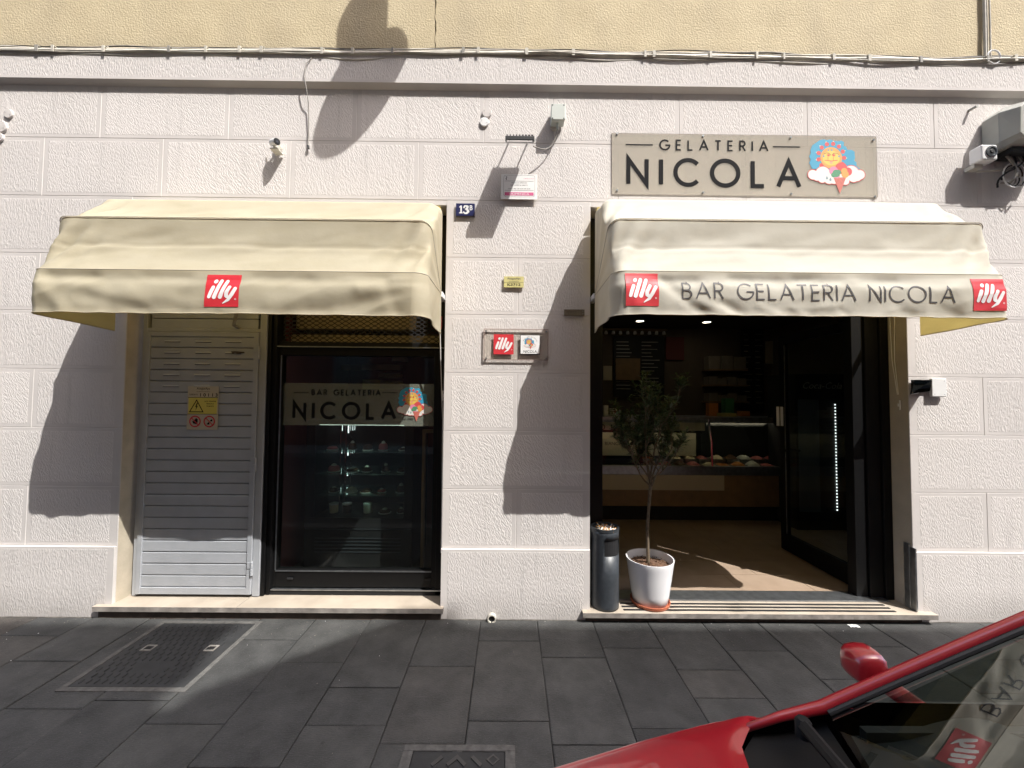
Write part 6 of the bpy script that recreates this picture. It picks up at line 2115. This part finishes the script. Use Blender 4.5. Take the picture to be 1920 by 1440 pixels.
# black cowl between bonnet and windscreen
gx = lambda v: .525 + .130 * v * v          # base of the windscreen
GZ = .992
mb = MB()
mb.grid(lambda u, v: (hood_x(v * 2 - 1) - .02 + (gx(v * 2 - 1) + .03 - hood_x(v * 2 - 1)) * u, YC + (v * 2 - 1) * (ew(.5) + .002), ez(.5) - .030 + .045 * (1 - (v * 2 - 1) ** 2) - .012 * math.sin(math.pi * u) + .03 * u), 12, 40)
mb.build('cowl', M_trim, car, smooth=True, angle=180)
for i in range(9):
    y = YC - .5 + i * .12
    mb = MB(); v = (y - YC) / .69
    mb.box(hood_x(v) + .03, hood_x(v) + .085, y, y + .035, ez(.5) + .018 + .045 * (1 - v * v) - .03, ez(.5) + .024 + .045 * (1 - v * v) - .03); mb.build('cowl_vent', M_blackm, car)
# windscreen, curved across
SL = .605


def screen(u, v):
    vv = v * 2 - 1
    rise = .445 * u
    half = .672 - .12 * u
    x = gx(vv) + rise / SL * (1 + .06 * u) - .015 * u
    return (x, YC + half * vv, GZ + rise + .020 * (1 - vv * vv) * (1 - .3 * u))


M_screen = glass('windscreen_glass', (.50, .56, .54), ior=2.1)
mb = MB(); mb.grid(screen, 24, 48); mb.build('windscreen', M_screen, car, smooth=True, angle=180)
mb = MB()
mb.tube([Vector(screen(u / 20, 1)) + Vector((0, .004, .002)) for u in range(21)], .0055, 8)
mb.build('screen_seal', M_rubber, car, smooth=True)
mb = MB()
mb.tube([Vector(screen(u / 20, 0)) + Vector((0, -.004, .002)) for u in range(21)], .0055, 8)
mb.build('screen_seal', M_rubber, car, smooth=True)
for sd in (1, -1):
    mb = MB()
    pts = []
    p0 = Vector((.40, YC + sd * (ew(.4) + .002), ez(.4) - .014))
    for k in range(24):
        u = k / 23
        s_ = Vector(screen(u, 1 if sd > 0 else 0)) + Vector((.0, sd * .020, .002))
        pts.append(s_)
    head = [Vector((.47, YC + sd * (.694), .940)), Vector((.57, YC + sd * .696, .972))]
    mb.tube(head + pts, [.006, .009] + [.0125] * 24, 12)
    mb.build('windscreen_pillar', M_red_paint, car, smooth=True, angle=180, recalc=True)
# roof, doors, side glass, tail
xt, zt_ = screen(1, .5)[0], screen(1, .5)[2]
mb = MB()
mb.grid(lambda u, v: (screen(1, v)[0] + (2.95 - screen(1, v)[0]) * u, YC + (v * 2 - 1) * (.575 - .03 * u), 1.437 + .035 * (1 - (v * 2 - 1) ** 2) + .05 * math.sin(u * 2.2) - .05 * u * u), 24, 24)
mb.build('roof', M_red_paint, car, smooth=True, angle=180)
for sd in (1, -1):
    mb = MB()
    mb.grid(lambda u, v: (.72 + 2.55 * u, YC + sd * (.705 + .10 * math.sin(math.pi * min(1, v * 1.25)) + .0 * u), .995 - .03 * u - v * .86), 40, 12, flip=sd < 0)
    mb.build('door', M_red_paint, car, smooth=True, angle=180)
    mb = MB()
    mb.grid(lambda u, v: (.80 + .62 * v + (2.95 - .80 - .62 * v) * u, YC + sd * (.70 - .13 * v), 1.0 + .43 * v), 20, 6, flip=sd > 0)
    mb.build('side_window', M_screen, car, smooth=True, angle=180)
    mb = MB(); mb.box(.70, 3.0, YC + sd * .650 - .008, YC + sd * .650 + .008, .30, .985); mb.build('door_trim', M_dash, car)
    mb = MB(); mb.box(1.52, 1.70, YC + sd * .80 - .012, YC + sd * .80 + .012, .83, .86); mb.build('door_handle', M_red_paint, car, bevel=.006)
mb = MB()
mb.grid(lambda u, v: (2.95 + .40 * math.sin(v * 1.4), YC + (u * 2 - 1) * (.56 + .16 * min(1, v * 2)), 1.42 - v * 1.30), 16, 16, flip=True)
mb.build('tailgate', M_red_paint, car, smooth=True, angle=180)
mb = MB(); mb.box(.9, 3.2, YC - .70, YC + .70, .02, .10); mb.build('underbody', M_blackm, car)
for x in (.02, 2.55):
    for sd in (1, -1):
        mb = MB(); cw = (x, YC + sd * .70, ZR_ + .295)
        mb.lathe([(.19, -.085), (.275, -.09), (.295, -.07), (.295, .07), (.275, .09), (.19, .085)], cw, 36, axis='y'); wh = mb.build('tyre', M_rubber, car, smooth=True)
        mb = MB(); mb.lathe([(.19, -.06), (.19, .06), (.06, .075), (.0001, .07)], cw, 20, axis='y'); mb.build('rim', M_steel, wh)
# dashboard and steering wheel behind the screen
mb = MB()
mb.grid(lambda u, v: (gx(v * 2 - 1) + .03 + .55 * u, YC + (v * 2 - 1) * .66, GZ - .03 - .04 * u + .05 * math.exp(-((u - .45) / .25) ** 2) * (1 + .4 * math.cos((v * 2 - 1) * 5))), 16, 30)
mb.build('dashboard', M_dash, car, smooth=True, angle=180)
mb = MB(); mb.box(1.15, 3.0, YC - .66, YC + .66, .1, .6); mb.build('seat', M_dash, car, bevel=.05)
mb = MB()
mb.tube([(1.12 + .05 * math.sin(a * .3), YC - .35 + .18 * math.cos(a * .3), .98 + .17 * math.sin(a * .3)) for a in range(22)], .016, 8); mb.build('steering_wheel', M_rubber, car, smooth=True)
# wiper
mb = MB()
wa = at(1489, 1322, -2.10)
w0 = Vector((.575, YC + .640, 1.000)); w1 = Vector((.485, YC + .30, 1.062)); w2 = Vector((.475, YC - .1, 1.075))
mb.tube([w0, w0.lerp(w1, .5) + Vector((0, 0, .014)), w1, w2], [.012, .010, .009, .006], 8)
mb.lathe([(.014, -.02), (.014, .008), (.010, .013), (.0001, .014)], w0, 14)
mb.build('wiper', M_trim, car, smooth=True)
# door mirrors
for sd in (1, -1):
    cm = Vector((.900, YC + sd * .862, .968))
    mb = MB()
    n = 18
    prof = [(-.040, .022), (-.036, .034), (-.022, .042), (.0, .046), (.018, .045), (.022, .042)]
    vs, fs = [], []
    for (dx, r_) in prof:
        for k in range(n):
            a = 2 * math.pi * k / n
            cx_, cz_ = math.cos(a), math.sin(a)
            sq = 1 / max(abs(cx_) ** 1, abs(cz_) ** 1) ** .6
            vs.append((cm.x + dx, cm.y + r_ * .92 * cx_ * sq, cm.z + r_ * .90 * cz_ * sq))
    for i in range(len(prof) - 1):
        for k in range(n):
            b, d = i * n + k, i * n + (k + 1) % n
            fs.append((b, b + n, d + n, d))
    fs.append(tuple(range(n))); fs.append(tuple((len(prof) - 1) * n + k for k in range(n - 1, -1, -1)))
    mb.add(vs, fs)
    mr = mb.build('door_mirror', M_red_paint, car, smooth=True, angle=60, recalc=True)
    mb = MB(); mb.lathe([(.036, 0), (.0001, .002)], (cm.x + .0235, cm.y, cm.z), 20, axis='x'); mb.build('mirror_glass', M_chrome, mr)
    mb = MB(); mb.tube([(cm.x + .01, cm.y - sd * .035, cm.z - .02), (cm.x + .02, YC + sd * .745, .945)], .020, 10); mb.build('mirror_arm', M_red_paint, mr, smooth=True, recalc=True)

# ------------------------------------------------------------------ across the street
opp = thing('opposite_building', 'plain cream apartment house across the street', 'building', (0, -9.5, 0))
HR = 2.2 * (9.5 - .10)
mb = MB(); mb.box(-30, 7.6, -12, -9.5, -.1, HR); mb.box(7.6, 10.4, -12, -9.5, -.1, 19.05); mb.box(10.4, 30, -12, -9.5, -.1, HR); mb.build('wall', M_opp, opp)  # added gap in the roofline lets a patch of sunlight reach the pavement
mb = MB(); mb.prism([(8.25, 19.05), (8.25, 19.08), (10.02, 20.68), (10.4, 20.68), (10.4, 19.05)], -9.53, -9.40); mb.build('sun_notch_right', M_opp, opp)  # added unseen blocker, shapes the right edge of the pavement light patch
mb = MB(); mb.prism([(7.6, 19.05), (8.15, 19.05), (8.15, 19.15), (8.44, 19.66), (8.66, 20.25), (8.90, 20.68), (7.6, 20.68)], -9.53, -9.50); mb.build('sun_notch_left', M_cream, opp)  # added unseen blocker, trims the left edge of the same light patch
mb = MB(); mb.box(-30, 30, -9.499, -9.2, HR - 3.05, HR - 2.75); mb.build('cornice', M_kerb, opp)
mb = MB(); mb.box(-30, 30, -9.49, -9.42, -.1, 5.2)
mb.build('dark_reflection_band', pm('brown_reflection_band', (.11, .055, .045), .85, var=.3, vscale=3), opp)  # dark band added to keep the shop window's reflection dark
for fl_ in range(5):
    for i in range(-6, 7):
        x, z = i * 3.0 + .8, 1.0 + fl_ * 3.7
        mb = MB()
        mb.box(x - .62, x + .62, -9.52, -9.41, z - .1, z + 2.1); wdw = mb.build('window', M_kerb, opp)
        mb = MB(); mb.box(x - .5, x + .5, -9.408, -9.40, z, z + 2.0); mb.build('pane', pm('dark_pane', (.02, .025, .03), .1) if 'dark_pane' not in MATS else MATS['dark_pane'], wdw)
        if fl_:
            mb = MB(); mb.box(x - 1.12, x - .64, -9.51, -9.45, z, z + 2.0); mb.box(x + .64, x + 1.12, -9.51, -9.45, z, z + 2.0); mb.build('shutter', M_shutter, wdw)
mb = MB(); mb.box(-30, 30, -9.5, -7.6, -.3, .02); tag(mb.build('far_pavement', M_kerb), kind='structure')

# street lantern hung over the road; only its shadow enters the picture
hit = Vector((-1.175, 0, 3.98))
lp = hit + Vector((1.15, -1.0, 2.2)) * 1.3
lamp = thing('street_lantern', 'dark hanging street lantern on a wire above the street', 'lantern', lp)
mb = MB(); mb.lathe([(.0001, -.05), (.225, -.045), (.238, -.02), (.225, .04), (.18, .10), (.13, .13), (.10, .30)], lp, 40); mb.build('shade', M_bin, lamp, smooth=True)
mb = MB(); mb.lathe([(.10, .305), (.13, .32), (.13, .68), (.09, .72), (.0001, .73)], lp, 32); mb.build('gear_housing', M_bin, lamp, smooth=True)
mb = MB(); mb.tube([lp + Vector((0, 0, .72)), lp + Vector((0, 0, 1.6)), Vector((lp.x, .05, lp.z + 1.75))], .02, 8); mb.build('wall_arm', M_blackm, lamp)
